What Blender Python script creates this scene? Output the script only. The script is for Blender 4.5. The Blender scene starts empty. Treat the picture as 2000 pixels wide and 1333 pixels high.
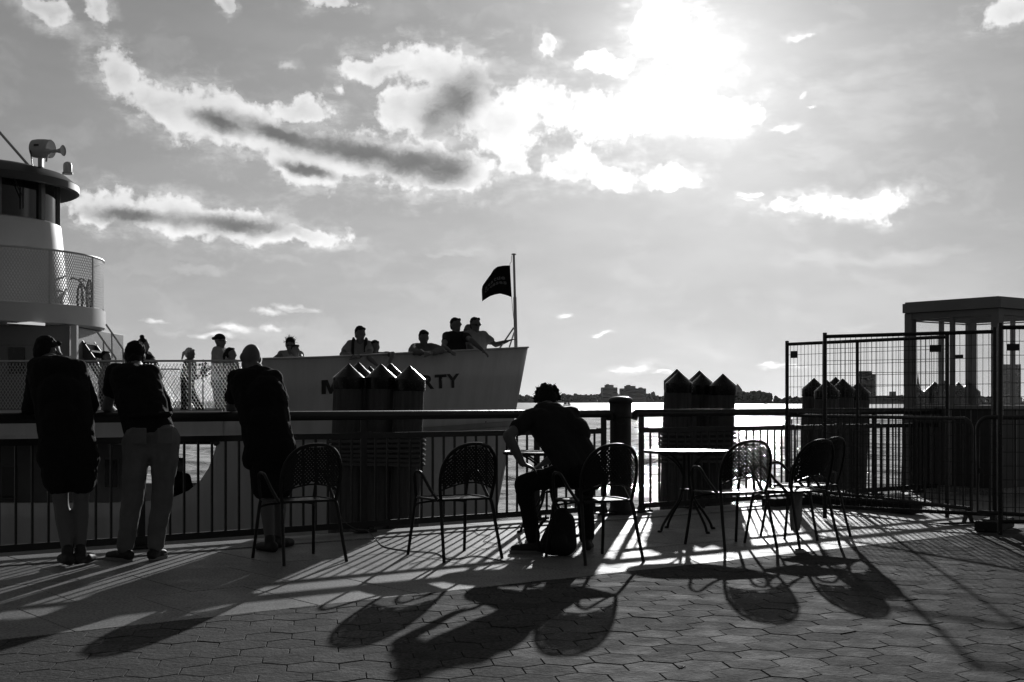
import bpy, bmesh, math, random
import numpy as np
from mathutils import Vector, Matrix, Quaternion
random.seed(7)
rng = np.random.default_rng(7)
sc = bpy.context.scene
col = sc.collection
R = math.radians
# ------------------------------------------------------------------ camera
# level camera with a lens shift: 1.2 m above the promenade, looking along +Y
F, CX, HY, H = 2550.0, 1000.0, 784.0, 1.2          # focal length, centre and horizon in pixels of the 2000 px frame
cam_d = bpy.data.cameras.new('camera')
cam = bpy.data.objects.new('camera', cam_d)
col.objects.link(cam)
cam.location = (0, 0, H)
cam.rotation_euler = (R(90), 0, 0)
cam_d.sensor_width = 36.0
cam_d.lens = F / 2000.0 * 36.0
cam_d.shift_y = (HY - 666.5) / 2000.0
cam_d.clip_start = 0.1
cam_d.clip_end = 60000
sc.camera = cam
# ------------------------------------------------------------------ light
SUN_PX = (1370.0, 130.0)
sdir = Vector(((SUN_PX[0] - CX) / F, 1.0, (HY - SUN_PX[1]) / F)).normalized()
SUN_EL = math.asin(sdir.z)
SUN_AZ = math.atan2(sdir.x, sdir.y)
SKY_STRENGTH = 0.05
sun_d = bpy.data.lights.new('sun', 'SUN')
sun_d.energy = 5.0
sun_d.angle = R(0.55)
sun_d.color = (1, 1, 1)
sun = bpy.data.objects.new('sun', sun_d)
col.objects.link(sun)
sun.rotation_euler = (-sdir).to_track_quat('-Z', 'Y').to_euler()
sun.location = (5, 30, 12)
vs = sc.view_settings
vs.view_transform = 'Standard'
vs.look = 'None'
vs.exposure = -0.85
vs.gamma = 1.0
vs.use_curve_mapping = False
sc.cycles.use_denoising = True
sc.cycles.max_bounces = 8
sc.cycles.transparent_max_bounces = 12
sc.cycles.sample_clamp_indirect = 6.0
sc.render.film_transparent = False
# ------------------------------------------------------------------ world: hazy evening sky with clouds
world = bpy.data.worlds.new('World')
sc.world = world
world.use_nodes = True
wn = world.node_tree
wn.nodes.clear()


class NT:
    """tiny node-tree writer"""
    def __init__(self, nt):
        self.nt = nt

    def n(self, t, **kw):
        nd = self.nt.nodes.new(t)
        for k, v in kw.items():
            setattr(nd, k, v)
        return nd

    def put(self, nd, i, v):
        if v is None:
            return
        if isinstance(v, bpy.types.NodeSocket):
            self.nt.links.new(v, nd.inputs[i])
        else:
            nd.inputs[i].default_value = v

    def math(self, op, a, b=None, c=None, clamp=False):
        nd = self.n('ShaderNodeMath', operation=op, use_clamp=clamp)
        for i, v in enumerate((a, b, c)):
            self.put(nd, i, v)
        return nd.outputs[0]

    def vmath(self, op, a, b=None, s=None):
        nd = self.n('ShaderNodeVectorMath', operation=op)
        self.put(nd, 0, a)
        self.put(nd, 1, b)
        if s is not None:
            self.put(nd, 'Scale', s)
        return nd.outputs['Value'] if op in ('LENGTH', 'DOT_PRODUCT') else nd.outputs['Vector']

    def noise(self, vec, scale, detail=4, rough=0.55, dist=0.0, out='Fac'):
        nd = self.n('ShaderNodeTexNoise')
        nd.noise_dimensions = '3D'
        self.put(nd, 'Vector', vec)
        self.put(nd, 'Scale', scale)
        self.put(nd, 'Detail', detail)
        self.put(nd, 'Roughness', rough)
        self.put(nd, 'Distortion', dist)
        return nd.outputs[out]

    def ramp(self, v, a, b, lo=0.0, hi=1.0, smooth=True):
        nd = self.n('ShaderNodeMapRange', interpolation_type='SMOOTHSTEP' if smooth else 'LINEAR')
        nd.clamp = True
        for i, x in enumerate((v, a, b, lo, hi)):
            self.put(nd, i, x)
        return nd.outputs[0]

    def mix(self, f, a, b):
        nd = self.n('ShaderNodeMix', data_type='FLOAT')
        self.put(nd, 0, f)
        self.put(nd, 2, a)
        self.put(nd, 3, b)
        return nd.outputs[0]


N = NT(wn)
sky = N.n('ShaderNodeTexSky', sky_type='NISHITA')
sky.sun_disc = False
sky.sun_elevation = SUN_EL
sky.sun_rotation = SUN_AZ
sky.altitude = 0
sky.air_density = 1.0
sky.dust_density = 0.7
sky.ozone_density = 1.0
# black-and-white picture: the red channel of the sky (a red filter darkens the blue) plus a thin veil of haze that scatters forward
bw = N.n('ShaderNodeSeparateColor')
wn.links.new(sky.outputs[0], bw.inputs[0])
tc = N.n('ShaderNodeTexCoord')
D = tc.outputs['Generated']
HG = 0.5
ct = N.vmath('DOT_PRODUCT', D, tuple(sdir))
hgv = N.math('POWER', N.math('SUBTRACT', 1 + HG * HG, N.math('MULTIPLY', ct, 2 * HG)), -1.5)
hg2 = N.math('POWER', N.math('SUBTRACT', 1 + 0.90 ** 2, N.math('MULTIPLY', ct, 1.8)), -1.5)       # aureole round the sun
sepD = N.n('ShaderNodeSeparateXYZ')
wn.links.new(D, sepD.inputs[0])
low = N.math('EXPONENT', N.math('MULTIPLY', N.math('MAXIMUM', sepD.outputs[2], 0.0), -4.0))           # haze thickens to the horizon
fwd = N.math('MULTIPLY_ADD', N.math('POWER', N.math('MULTIPLY_ADD', ct, 0.5, 0.5), 1.5), 0.8, 0.2)
S = N.math('ADD', N.math('ADD', N.math('MULTIPLY', bw.outputs[0], 0.10), N.math('MULTIPLY', hgv, 0.9)), N.math('ADD', N.math('MULTIPLY', hg2, 0.020), N.math('MULTIPLY', N.math('MULTIPLY', low, 14.0), fwd)))
sep = N.n('ShaderNodeSeparateXYZ')
wn.links.new(D, sep.inputs[0])
az = N.math('ARCTAN2', sep.outputs[0], sep.outputs[1])
hz = N.math('SQRT', N.math('ADD', N.math('MULTIPLY', sep.outputs[0], sep.outputs[0]), N.math('MULTIPLY', sep.outputs[1], sep.outputs[1])))
el = N.math('ARCTAN2', sep.outputs[2], hz)
cmb = N.n('ShaderNodeCombineXYZ')
wn.links.new(az, cmb.inputs[0])
wn.links.new(el, cmb.inputs[1])
P0 = cmb.outputs[0]                                   # azimuth / elevation in radians
w1 = N.vmath('SCALE', N.vmath('SUBTRACT', N.noise(P0, 16, 2, 0.6, out='Color'), (0.5, 0.5, 0.5)), s=0.036)
w2 = N.vmath('SCALE', N.vmath('SUBTRACT', N.noise(P0, 70, 3, 0.65, out='Color'), (0.5, 0.5, 0.5)), s=0.014)
P1 = N.vmath('ADD', N.vmath('ADD', P0, w1), w2)
P2 = N.vmath('ADD', N.vmath('ADD', P0, N.vmath('SCALE', w1, s=0.22)), N.vmath('SCALE', w2, s=0.7))
K = 2550.0


def azel(x, y):
    u, v = (x - CX) / F, (HY - y) / F
    return math.atan(u), math.atan2(v, math.sqrt(1 + u * u))


def split(vec):
    nd = N.n('ShaderNodeSeparateXYZ')
    wn.links.new(vec, nd.inputs[0])
    return nd.outputs[0], nd.outputs[1]


XY1, XY2 = split(P1), split(P2)


def field(lst, k=0.25, vec=None):
    """one minus the smooth minimum of the elliptical distances"""
    X_, Y_ = vec or XY1
    out = None
    for (x, y, rx, ry, a) in lst:
        A, E = azel(x, y)
        c, s_ = math.cos(R(-a)), math.sin(R(-a))
        a1, b1 = c * K / rx, s_ * K / rx
        a2, b2 = -s_ * K / ry, c * K / ry
        p = N.math('MULTIPLY_ADD', X_, a1, N.math('MULTIPLY_ADD', Y_, b1, -(A * a1 + E * b1)))
        q = N.math('MULTIPLY_ADD', X_, a2, N.math('MULTIPLY_ADD', Y_, b2, -(A * a2 + E * b2)))
        l = N.math('SQRT', N.math('MULTIPLY_ADD', p, p, N.math('MULTIPLY', q, q)))
        out = l if out is None else N.math('SMOOTH_MIN', out, l, k)
    return N.math('SUBTRACT', 1.0, out)


# heaped clouds: pixel centre, half sizes, tilt (degrees, downwards to the right)
PUFF = [(232, 130, 62, 46, 35), (330, 190, 95, 48, 25), (430, 235, 130, 62, 22), (590, 215, 85, 24, -8), (560, 295, 150, 58, 16),
        (720, 300, 170, 58, 8), (860, 325, 165, 58, 4), (1000, 312, 48, 34, 10),
        (740, 122, 80, 34, -12), (850, 128, 110, 50, 8), (910, 190, 105, 85, 30), (800, 205, 70, 60, -40), (985, 240, 90, 60, 20),
        (1075, 215, 85, 50, 10), (1150, 225, 120, 55, 0), (1190, 118, 90, 26, -8), (1066, 85, 24, 34, 0), (1275, 205, 115, 66, 0), (1370, 215, 105, 52, 0), (1300, 40, 78, 66, 0),
        (1350, 100, 70, 60, 0), (1450, 215, 45, 32, 0), (1120, 315, 62, 46, 10), (1200, 335, 70, 32, 8), (1305, 343, 58, 26, 10),
        (200, 395, 105, 40, 8), (330, 420, 150, 44, 6), (460, 432, 150, 40, 6), (600, 455, 110, 22, 8),
        (1640, 402, 150, 27, -5), (1560, 410, 70, 18, -4), (1470, 391, 30, 6, 8),
        (1985, 20, 70, 34, -15), (90, 18, 65, 26, 10), (190, 18, 30, 26, 40), (650, 0, 50, 20, 0), (440, 15, 22, 18, 40)]
SMALL = [(575, 604, 52, 11, 4), (520, 610, 46, 9, 8), (600, 607, 34, 7, 3), (1235, 721, 46, 7, 0), (1205, 724, 20, 4, 0), (1300, 728, 36, 5, 4), (1540, 714, 60, 7, 0), (1500, 710, 24, 4, 0), (1180, 654, 28, 5, -6), (1108, 618, 20, 6, 0), (1165, 660, 12, 3, 0),
         (1465, 391, 28, 5, 8), (560, 130, 30, 14, 10), (1560, 75, 30, 9, -15), (1585, 68, 16, 6, 0), (660, 175, 16, 8, 30), (455, 640, 60, 9, 3), (420, 655, 50, 8, 0), (300, 628, 36, 6, 0), (530, 640, 30, 6, 0), (1570, 190, 12, 6, -30), (1590, 212, 10, 3, 0), (1460, 225, 20, 14, 20), (1530, 252, 40, 8, -4)]
CORE = [(430, 240, 60, 20, 20), (540, 262, 110, 20, 14), (690, 290, 130, 26, 8), (800, 315, 110, 34, 8), (870, 330, 70, 34, 4), (890, 188, 85, 44, -32), (850, 225, 50, 30, -50), (450, 438, 140, 18, 2),
        (250, 420, 90, 16, 4), (600, 330, 60, 12, 10)]
WISP = [(140, 60, 80, 40, 30), (570, 130, 44, 26, 20), (560, 372, 160, 14, -12), (380, 526, 130, 10, -10), (560, 510, 70, 10, 10), (470, 640, 150, 20, 4),
        (350, 640, 60, 16, 0), (1720, 190, 150, 130, 0), (1740, 100, 40, 20, -20), (1560, 70, 60, 14, -15), (1530, 250, 60, 10, -4),
        (1000, 385, 40, 14, -20), (1600, 300, 110, 40, 0), (870, 490, 120, 10, -5), (1900, 60, 90, 30, -25), (1260, 720, 110, 14, 0), (1700, 500, 300, 24, -3)]
f1 = N.noise(P0, 34, 6, 0.62)
f2 = N.noise(P0, 120, 4, 0.6)
fb = N.math('ADD', N.math('MULTIPLY', f1, 0.66), N.math('MULTIPLY', f2, 0.34))
fbm = N.math('SUBTRACT', fb, 0.5)
f3 = N.noise(N.vmath('MULTIPLY', P1, (0.75, 1.5, 1.0)), 22, 5, 0.6, 0.3)         # soft inner modelling, drawn out sideways
pf_ = N.math('ADD', field(PUFF), N.math('MULTIPLY', fbm, 2.3))
puff = N.ramp(pf_, 0.0, 0.42)
puff = N.math('MULTIPLY', puff, N.ramp(f3, 0.25, 0.6, 0.72, 1.0))
small = N.ramp(N.math('ADD', field(SMALL, 0.3, XY2), N.math('MULTIPLY', fbm, 2.2)), 0.0, 1.1, 0.0, 0.85)
under = N.ramp(field([(585, 607, 40, 6, 4), (1545, 716, 44, 4, 0), (1300, 730, 30, 3, 0)], 0.3, XY2), 0.0, 0.8)
puff = N.math('MAXIMUM', puff, small)
cf = N.math('ADD', field(CORE, 0.5, XY2), N.math('MULTIPLY', N.math('SUBTRACT', f3, 0.5), 1.5))
core = N.math('MAXIMUM', N.ramp(cf, -0.45, 0.8, 0.0, 0.92), N.math('MULTIPLY', N.math('MULTIPLY', under, small), 0.8))
core = N.math('MAXIMUM', core, N.math('MULTIPLY', N.ramp(f3, 0.50, 0.74), 0.30))
wispn = N.noise(N.vmath('MULTIPLY', P0, (1.0, 2.6, 1.0)), 24, 5, 0.65)
wisp = N.math('MULTIPLY', N.ramp(N.math('ADD', field(WISP, 0.5), N.math('MULTIPLY', N.math('SUBTRACT', wispn, 0.5), 3.0)), 0.0, 1.2), 0.6)
# broad soft veils modulate the clear sky a little
veil = N.ramp(N.noise(N.vmath('MULTIPLY', P0, (1.0, 3.0, 1.0)), 7, 4, 0.6), 0.3, 0.75, 0.93, 1.07)
clear = N.math('MULTIPLY', S, veil)
cloud_b = N.math('ADD', N.math('MULTIPLY', S, 1.5), 11.0)        # sunlit, light shining through the thin edges
cloud_d = N.math('ADD', N.math('MULTIPLY', S, 0.30), 0.7)       # thick middle
shade = N.ramp(fb, 0.36, 0.66, 0.86, 1.06)
rimlight = N.ramp(pf_, 0.25, 1.0, 1.10, 0.90)                     # thin edges glow, thick middles are duller
cl = N.math('MULTIPLY', N.math('MULTIPLY', N.mix(core, cloud_b, cloud_d), shade), rimlight)
v1 = N.mix(wisp, clear, N.math('ADD', N.math('MULTIPLY', S, 1.2), 2.2))
halo = N.math('MULTIPLY', N.ramp(pf_, -0.70, 0.35, 0.0, 0.46), N.ramp(wispn, 0.38, 0.66))      # torn, translucent fringes
v2 = N.mix(N.math('MAXIMUM', N.math('MAXIMUM', puff, halo), N.math('MULTIPLY', core, 0.55)), v1, cl)
# the same kind of cloud goes on over the rest of the sky
gen = N.ramp(N.noise(N.vmath('MULTIPLY', D, (1, 1, 2.2)), 3.4, 5, 0.6), 0.53, 0.68)
gen = N.math('MULTIPLY', gen, N.ramp(el, 0.0, 0.1))
v3 = N.mix(N.math('MULTIPLY', gen, 0.8), clear, cloud_b)
outside = N.math('MAXIMUM', N.ramp(N.math('ABSOLUTE', az), 0.44, 0.60), N.ramp(el, 0.34, 0.44))
bg = N.n('ShaderNodeBackground')
wn.links.new(v2, bg.inputs['Color'])
bg.inputs['Strength'].default_value = SKY_STRENGTH
bg2 = N.n('ShaderNodeBackground')
wn.links.new(v3, bg2.inputs['Color'])
bg2.inputs['Strength'].default_value = SKY_STRENGTH
mxs = N.n('ShaderNodeMixShader')
wn.links.new(outside, mxs.inputs[0])
wn.links.new(bg.outputs[0], mxs.inputs[1])
wn.links.new(bg2.outputs[0], mxs.inputs[2])
bg = mxs
wo = N.n('ShaderNodeOutputWorld')
wn.links.new(bg.outputs[0], wo.inputs[0])
world.cycles.sampling_method = 'MANUAL'
world.cycles.sample_map_resolution = 1024


# ------------------------------------------------------------------ helpers
def PX(x, y, Y):
    """world point seen at pixel (x, y) of the photograph at depth Y"""
    return Vector(((x - CX) / F * Y, Y, H - (y - HY) / F * Y))


def G(x, y):
    """point of the promenade seen at pixel (x, y)"""
    Y = F * H / (y - HY)
    return Vector(((x - CX) / F * Y, Y, 0.0))


MATS = {}


def mat(name, v, rough=0.6, metal=0.0, spec=0.5, var=0.0, vscale=6.0, bump=0.0, bscale=40.0, stretch=(1, 1, 1), coat=0.0, rvar=0.0):
    """neutral procedural material: grain in the colour, fine relief and uneven gloss"""
    m = bpy.data.materials.new(name)
    m.use_nodes = True
    T = NT(m.node_tree)
    b = m.node_tree.nodes['Principled BSDF']
    b.inputs['Roughness'].default_value = rough
    b.inputs['Metallic'].default_value = metal
    b.inputs['Specular IOR Level'].default_value = spec
    b.inputs['Coat Weight'].default_value = coat
    b.inputs['Base Color'].default_value = (v, v, v, 1)
    if var or bump or rvar:
        t = T.n('ShaderNodeTexCoord')
        vec = T.vmath('MULTIPLY', t.outputs['Object'], stretch)
        if var:
            f = T.noise(vec, vscale, 6, 0.6)
            val = T.ramp(f, 0.3, 0.7, v * (1 - var), v * (1 + var), smooth=False)
            m.node_tree.links.new(val, b.inputs['Base Color'])
        if rvar:
            f = T.noise(vec, vscale * 1.7, 4, 0.6)
            m.node_tree.links.new(T.ramp(f, 0.3, 0.7, max(0.03, rough - rvar), min(1, rough + rvar), smooth=False), b.inputs['Roughness'])
        if bump:
            bp = T.n('ShaderNodeBump')
            bp.inputs['Strength'].default_value = bump
            bp.inputs['Distance'].default_value = 0.01
            m.node_tree.links.new(T.noise(vec, bscale, 4, 0.6), bp.inputs['Height'])
            m.node_tree.links.new(bp.outputs[0], b.inputs['Normal'])
    MATS[name] = m
    return m


ROOTM = {}


def tag(o, label=None, cat=None, group=None, kind=None):
    for k, v in (('label', label), ('category', cat), ('group', group), ('kind', kind)):
        if v:
            o[k] = v
    return o


def thing(name, label, cat, loc=(0, 0, 0), rz=0.0, group=None):
    o = bpy.data.objects.new(name, None)
    o.empty_display_size = 0.2
    col.objects.link(o)
    o.location = loc
    o.rotation_euler = (0, 0, rz)
    ROOTM[o.name] = (Matrix.Translation(Vector(loc)) @ Matrix.Rotation(rz, 4, 'Z')).inverted()
    return tag(o, label, cat, group)


def root_of(o):
    while o.parent is not None:
        o = o.parent
    return o


def link_mesh(name, me, material, parent=None):
    o = bpy.data.objects.new(name, me)
    col.objects.link(o)
    if parent is not None:
        o.parent = parent
    if material is not None and not me.materials:
        me.materials.append(material)
    return o


def copy_tree(o, parent=None):
    c = o.copy()
    col.objects.link(c)
    c.parent = parent
    for ch in list(o.children):
        copy_tree(ch, c)
    return c


def frame_of(axis, up=Vector((0, 0, 1))):
    a = axis.normalized()
    u = Vector(up)
    if abs(a.dot(u)) > 0.98:
        u = Vector((1, 0, 0)) if abs(a.x) < 0.9 else Vector((0, 1, 0))
    s = a.cross(u).normalized()
    return a, s, s.cross(a).normalized()


def spline(pts, n=6):
    """Catmull-Rom through the points"""
    p = [Vector(q) for q in pts]
    if len(p) < 3:
        return p
    p = [p[0] * 2 - p[1]] + p + [p[-1] * 2 - p[-2]]
    out = []
    for i in range(1, len(p) - 2):
        a, b, c, d = p[i - 1], p[i], p[i + 1], p[i + 2]
        for k in range(n):
            t = k / n
            out.append(0.5 * ((2 * b) + (c - a) * t + (2 * a - 5 * b + 4 * c - d) * t * t + (3 * b - a - 3 * c + d) * t ** 3))
    out.append(p[-2])
    return out


class MB:
    """collects simple shapes and links them as ONE mesh object"""
    def __init__(self):
        self.v, self.f = [], []

    def add(self, vs_, fs_):
        o = len(self.v)
        self.v += [Vector(x) for x in vs_]
        self.f += [tuple(i + o for i in f) for f in fs_]
        return self

    def box(self, c, s, rz=0.0, bev=0.0):
        c = Vector(c)
        hx, hy, hz_ = s[0] / 2, s[1] / 2, s[2] / 2
        M = Matrix.Rotation(rz, 3, 'Z')
        if bev <= 0:
            vs_ = [c + M @ Vector((sx * hx, sy * hy, sz * hz_)) for sz in (-1, 1) for sx, sy in ((-1, -1), (1, -1), (1, 1), (-1, 1))]
            return self.add(vs_, [(3, 2, 1, 0), (4, 5, 6, 7), (0, 1, 5, 4), (1, 2, 6, 5), (2, 3, 7, 6), (3, 0, 4, 7)])
        lay = [(-hz_, bev), (-hz_ + bev, 0), (hz_ - bev, 0), (hz_, bev)]
        vs_ = []
        for z, i in lay:
            for sx, sy in ((-1, -1), (1, -1), (1, 1), (-1, 1)):
                vs_.append(c + M @ Vector((sx * (hx - i), sy * (hy - i), z)))
        fs_ = [(3, 2, 1, 0), (12, 13, 14, 15)]
        for k in range(3):
            for i in range(4):
                j = (i + 1) % 4
                fs_.append((4 * k + i, 4 * k + j, 4 * k + 4 + j, 4 * k + 4 + i))
        return self.add(vs_, fs_)

    def bar(self, a, b, w, h, up=(0, 0, 1)):
        """rectangular bar from a to b: w across, h along up"""
        a, b = Vector(a), Vector(b)
        ax, s, u = frame_of(b - a, Vector(up))
        vs_ = [p + s * (sx * w / 2) + u * (sz * h / 2) for p in (a, b) for sx, sz in ((-1, -1), (1, -1), (1, 1), (-1, 1))]
        return self.add(vs_, [(0, 1, 2, 3), (7, 6, 5, 4), (4, 5, 1, 0), (5, 6, 2, 1), (6, 7, 3, 2), (7, 4, 0, 3)])

    def tube(self, path, r, n=8, closed=False, caps=True, flat=1.0):
        p = [Vector(q) for q in path]
        m = len(p)
        rr = r if isinstance(r, (list, tuple)) else [r] * m
        vs_, fs_ = [], []
        up = None
        for i in range(m):
            a = p[(i + 1) % m] if (closed or i < m - 1) else p[i]
            b = p[i - 1] if (closed or i > 0) else p[i]
            t = a - b
            if t.length < 1e-9:
                t = Vector((0, 0, 1))
            t.normalize()
            if up is None:
                _, s, up = frame_of(t)
            else:
                s = t.cross(up)
                if s.length < 1e-5:
                    _, s, up = frame_of(t)
                s.normalize()
                up = s.cross(t).normalized()
            for k in range(n):
                a_ = 2 * math.pi * k / n
                vs_.append(p[i] + s * (math.cos(a_) * rr[i]) + up * (math.sin(a_) * rr[i] * flat))
        for i in range(m if closed else m - 1):
            j = (i + 1) % m
            for k in range(n):
                l = (k + 1) % n
                fs_.append((i * n + k, i * n + l, j * n + l, j * n + k))
        if caps and not closed:
            fs_.append(tuple(range(n - 1, -1, -1)))
            fs_.append(tuple((m - 1) * n + k for k in range(n)))
        return self.add(vs_, fs_)

    def cone(self, a, b, r0, r1, n=10):
        return self.tube([a, b], [r0, r1], n)

    def lathe(self, prof, n=20, c=(0, 0, 0), axis=(0, 0, 1), smooth=True):
        """profile of (radius, height) turned round an axis"""
        c = Vector(c)
        a, s, u = frame_of(Vector(axis))
        vs_, fs_ = [], []
        for r, z in prof:
            for k in range(n):
                t = 2 * math.pi * k / n
                vs_.append(c + a * z + s * (math.cos(t) * r) + u * (math.sin(t) * r))
        for i in range(len(prof) - 1):
            for k in range(n):
                l = (k + 1) % n
                fs_.append((i * n + k, i * n + l, (i + 1) * n + l, (i + 1) * n + k))
        fs_.append(tuple(range(n - 1, -1, -1)))
        fs_.append(tuple((len(prof) - 1) * n + k for k in range(n)))
        return self.add(vs_, fs_)

    def prism(self, poly, ext):
        """polygon (3-D points) pushed along ext"""
        ext = Vector(ext)
        n = len(poly)
        vs_ = [Vector(p) for p in poly] + [Vector(p) + ext for p in poly]
        fs_ = [tuple(range(n - 1, -1, -1)), tuple(range(n, 2 * n))]
        for i in range(n):
            j = (i + 1) % n
            fs_.append((i, j, n + j, n + i))
        return self.add(vs_, fs_)

    def ell(self, c, r, n=12, m=8, rot=None):
        """ellipsoid"""
        c = Vector(c)
        r = Vector((r, r, r)) if isinstance(r, (int, float)) else Vector(r)
        q = rot if rot is not None else Matrix.Identity(3)
        vs_ = [c + q @ Vector((0, 0, -r.z))]
        for i in range(1, m):
            ph = -math.pi / 2 + math.pi * i / m
            for k in range(n):
                t = 2 * math.pi * k / n
                vs_.append(c + q @ Vector((r.x * math.cos(ph) * math.cos(t), r.y * math.cos(ph) * math.sin(t), r.z * math.sin(ph))))
        vs_.append(c + q @ Vector((0, 0, r.z)))
        fs_ = []
        for k in range(n):
            l = (k + 1) % n
            fs_.append((0, 1 + l, 1 + k))
            for i in range(m - 2):
                a = 1 + i * n
                fs_.append((a + k, a + l, a + n + l, a + n + k))
            a = 1 + (m - 2) * n
            fs_.append((a + k, a + l, len(vs_) - 1))
        return self.add(vs_, fs_)

    def capsule(self, a, b, r0, r1, n=10):
        """round cone with domed ends"""
        a, b = Vector(a), Vector(b)
        ax = (b - a)
        L = ax.length
        if L < 1e-6:
            return self.ell(a, max(r0, r1))
        t = ax / L
        path, rr = [], []
        for k in range(4):
            w = -math.pi / 2 + (k + 0.15) / 4 * math.pi / 2
            path.append(a + t * (r0 * math.sin(w)))
            rr.append(r0 * math.cos(w))
        path += [a, b]
        rr += [r0, r1]
        for k in range(1, 5):
            w = (k - 0.15) / 4 * math.pi / 2
            path.append(b + t * (r1 * math.sin(w)))
            rr.append(r1 * math.cos(w))
        return self.tube(path, rr, n)

    def mesh(self, name, inv=None, smooth=False):
        me = bpy.data.meshes.new(name)
        vs_ = self.v if inv is None else [inv @ v for v in self.v]
        me.from_pydata([tuple(v) for v in vs_], [], self.f)
        if smooth is True:
            me.polygons.foreach_set('use_smooth', [True] * len(me.polygons))
        elif smooth:
            me.polygons.foreach_set('use_smooth', [True] * len(me.polygons))
            me.set_sharp_from_angle(angle=R(smooth))
        me.update()
        return me

    def build(self, name, material, parent=None, smooth=35, world=True):
        """world=True: the points are world points, moved into the parent's frame"""
        inv = None
        if parent is not None and world:
            inv = ROOTM[root_of(parent).name]
        return link_mesh(name, self.mesh(name, inv, smooth), material, parent)

    def blob(self, name, material, parent, vox=0.012, smooth_it=4, disp=0.0, freq=1.0):
        """all the shapes melted into one continuous skin"""
        inv = ROOTM[root_of(parent).name]
        me = self.mesh(name, inv, False)
        o = bpy.data.objects.new(name, me)
        col.objects.link(o)
        md = o.modifiers.new('skin', 'REMESH')
        md.mode = 'VOXEL'
        md.voxel_size = vox
        if smooth_it:
            ms = o.modifiers.new('soft', 'SMOOTH')
            ms.factor = 0.5
            ms.iterations = smooth_it
        dg = bpy.context.evaluated_depsgraph_get()
        me2 = bpy.data.meshes.new_from_object(o.evaluated_get(dg))
        o.modifiers.clear()
        o.data = me2
        bpy.data.meshes.remove(me)
        me2.name = name
        if disp:
            from mathutils import noise as mnoise
            nrm_ = [v.normal.copy() for v in me2.vertices]
            for v, q in zip(me2.vertices, nrm_):
                c = v.co * freq
                w = mnoise.noise(Vector((c.x * 11, c.y * 11, c.z * 6))) + 0.55 * mnoise.noise(Vector((c.x * 24 + c.z * 9, c.y * 24, c.z * 15 - c.x * 6)))
                v.co = v.co + q * (w * disp)
        me2.polygons.foreach_set('use_smooth', [True] * len(me2.polygons))
        me2.materials.clear()
        me2.materials.append(material)
        o.parent = parent
        return o


# ------------------------------------------------------------------ materials (the picture is black and white: all neutral)
mat('paver_bed', 0.06, 0.9)
mat('black_paint', 0.014, 0.32, spec=0.5, bump=0.06, bscale=90, rvar=0.1, vscale=20)
mat('chair_paint', 0.009, 0.38, spec=0.4, bump=0.05, bscale=120, rvar=0.1, vscale=14)
mat('rail_paint', 0.012, 0.45, spec=0.5, bump=0.08, bscale=60, rvar=0.12, vscale=9)
mat('galvanised', 0.06, 0.5, metal=0.6, var=0.25, vscale=12, rvar=0.12)
mat('fence_wire', 0.05, 0.5, metal=0.6)
mat('sign_plate', 0.03, 0.55)
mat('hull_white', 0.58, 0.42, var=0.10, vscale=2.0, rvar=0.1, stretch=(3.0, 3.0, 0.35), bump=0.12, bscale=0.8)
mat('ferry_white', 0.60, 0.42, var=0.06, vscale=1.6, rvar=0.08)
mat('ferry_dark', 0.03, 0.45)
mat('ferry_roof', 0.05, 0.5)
mat('house_shade_grey', 0.20, 0.5, var=0.08, vscale=2)  # deckhouse presumably white: shade under the bridge deck put into this grey
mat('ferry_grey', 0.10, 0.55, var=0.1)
mat('letter_blue', 0.02, 0.5)
mat('deck_grey', 0.18, 0.7)
mat('dark_glass', 0.012, 0.08, spec=0.6)
mat('pile_wood', 0.075, 0.85, var=0.35, vscale=9, bump=0.6, bscale=18, stretch=(3, 3, 0.25))
mat('pile_cap', 0.010, 0.24, spec=0.4, metal=0.0, bump=0.06, bscale=10, rvar=0.1, vscale=8)
mat('rope', 0.10, 0.9, bump=0.5, bscale=60)
mat('kiosk_grey', 0.24, 0.55, var=0.08, vscale=3)
mat('kiosk_base', 0.045, 0.55, var=0.12, vscale=3)
mat('skin', 0.14, 0.6, spec=0.3)
mat('skin_dark', 0.10, 0.5, spec=0.4)
mat('hair', 0.012, 0.75, spec=0.2, bump=0.5, bscale=160)
mat('hair_light', 0.42, 0.5, bump=0.4, bscale=160)
mat('black_cloth', 0.014, 0.9, spec=0.15, bump=0.3, bscale=140)
mat('dark_cloth', 0.03, 0.9, spec=0.15, bump=0.3, bscale=140)
mat('grey_cloth', 0.16, 0.9, spec=0.2, bump=0.25, bscale=140)
mat('light_cloth', 0.30, 0.9, spec=0.2, bump=0.25, bscale=140)
mat('jeans', 0.17, 0.9, spec=0.2, var=0.18, vscale=7, bump=0.35, bscale=200)
mat('shoe_black', 0.02, 0.6, bump=0.1)
mat('shoe_sole', 0.22, 0.7)
mat('bag', 0.018, 0.75, spec=0.3, bump=0.3, bscale=120)
mat('cable', 0.10, 0.5)
mat('flag_cloth', 0.012, 0.9, spec=0.1)
mat('flag_print', 0.2, 0.9, spec=0.1)
mat('far_building', 0.16, 0.8, var=0.1, vscale=0.05)
mat('far_land', 0.05, 1.0)
mat('far_trees', 0.05, 1.0, spec=0.1, var=0.3, vscale=0.04)
mat('sail', 0.5, 0.9)
mat('timber', 0.03, 0.8, var=0.2, bump=0.3)
mat('tyre', 0.015, 0.8)


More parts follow.
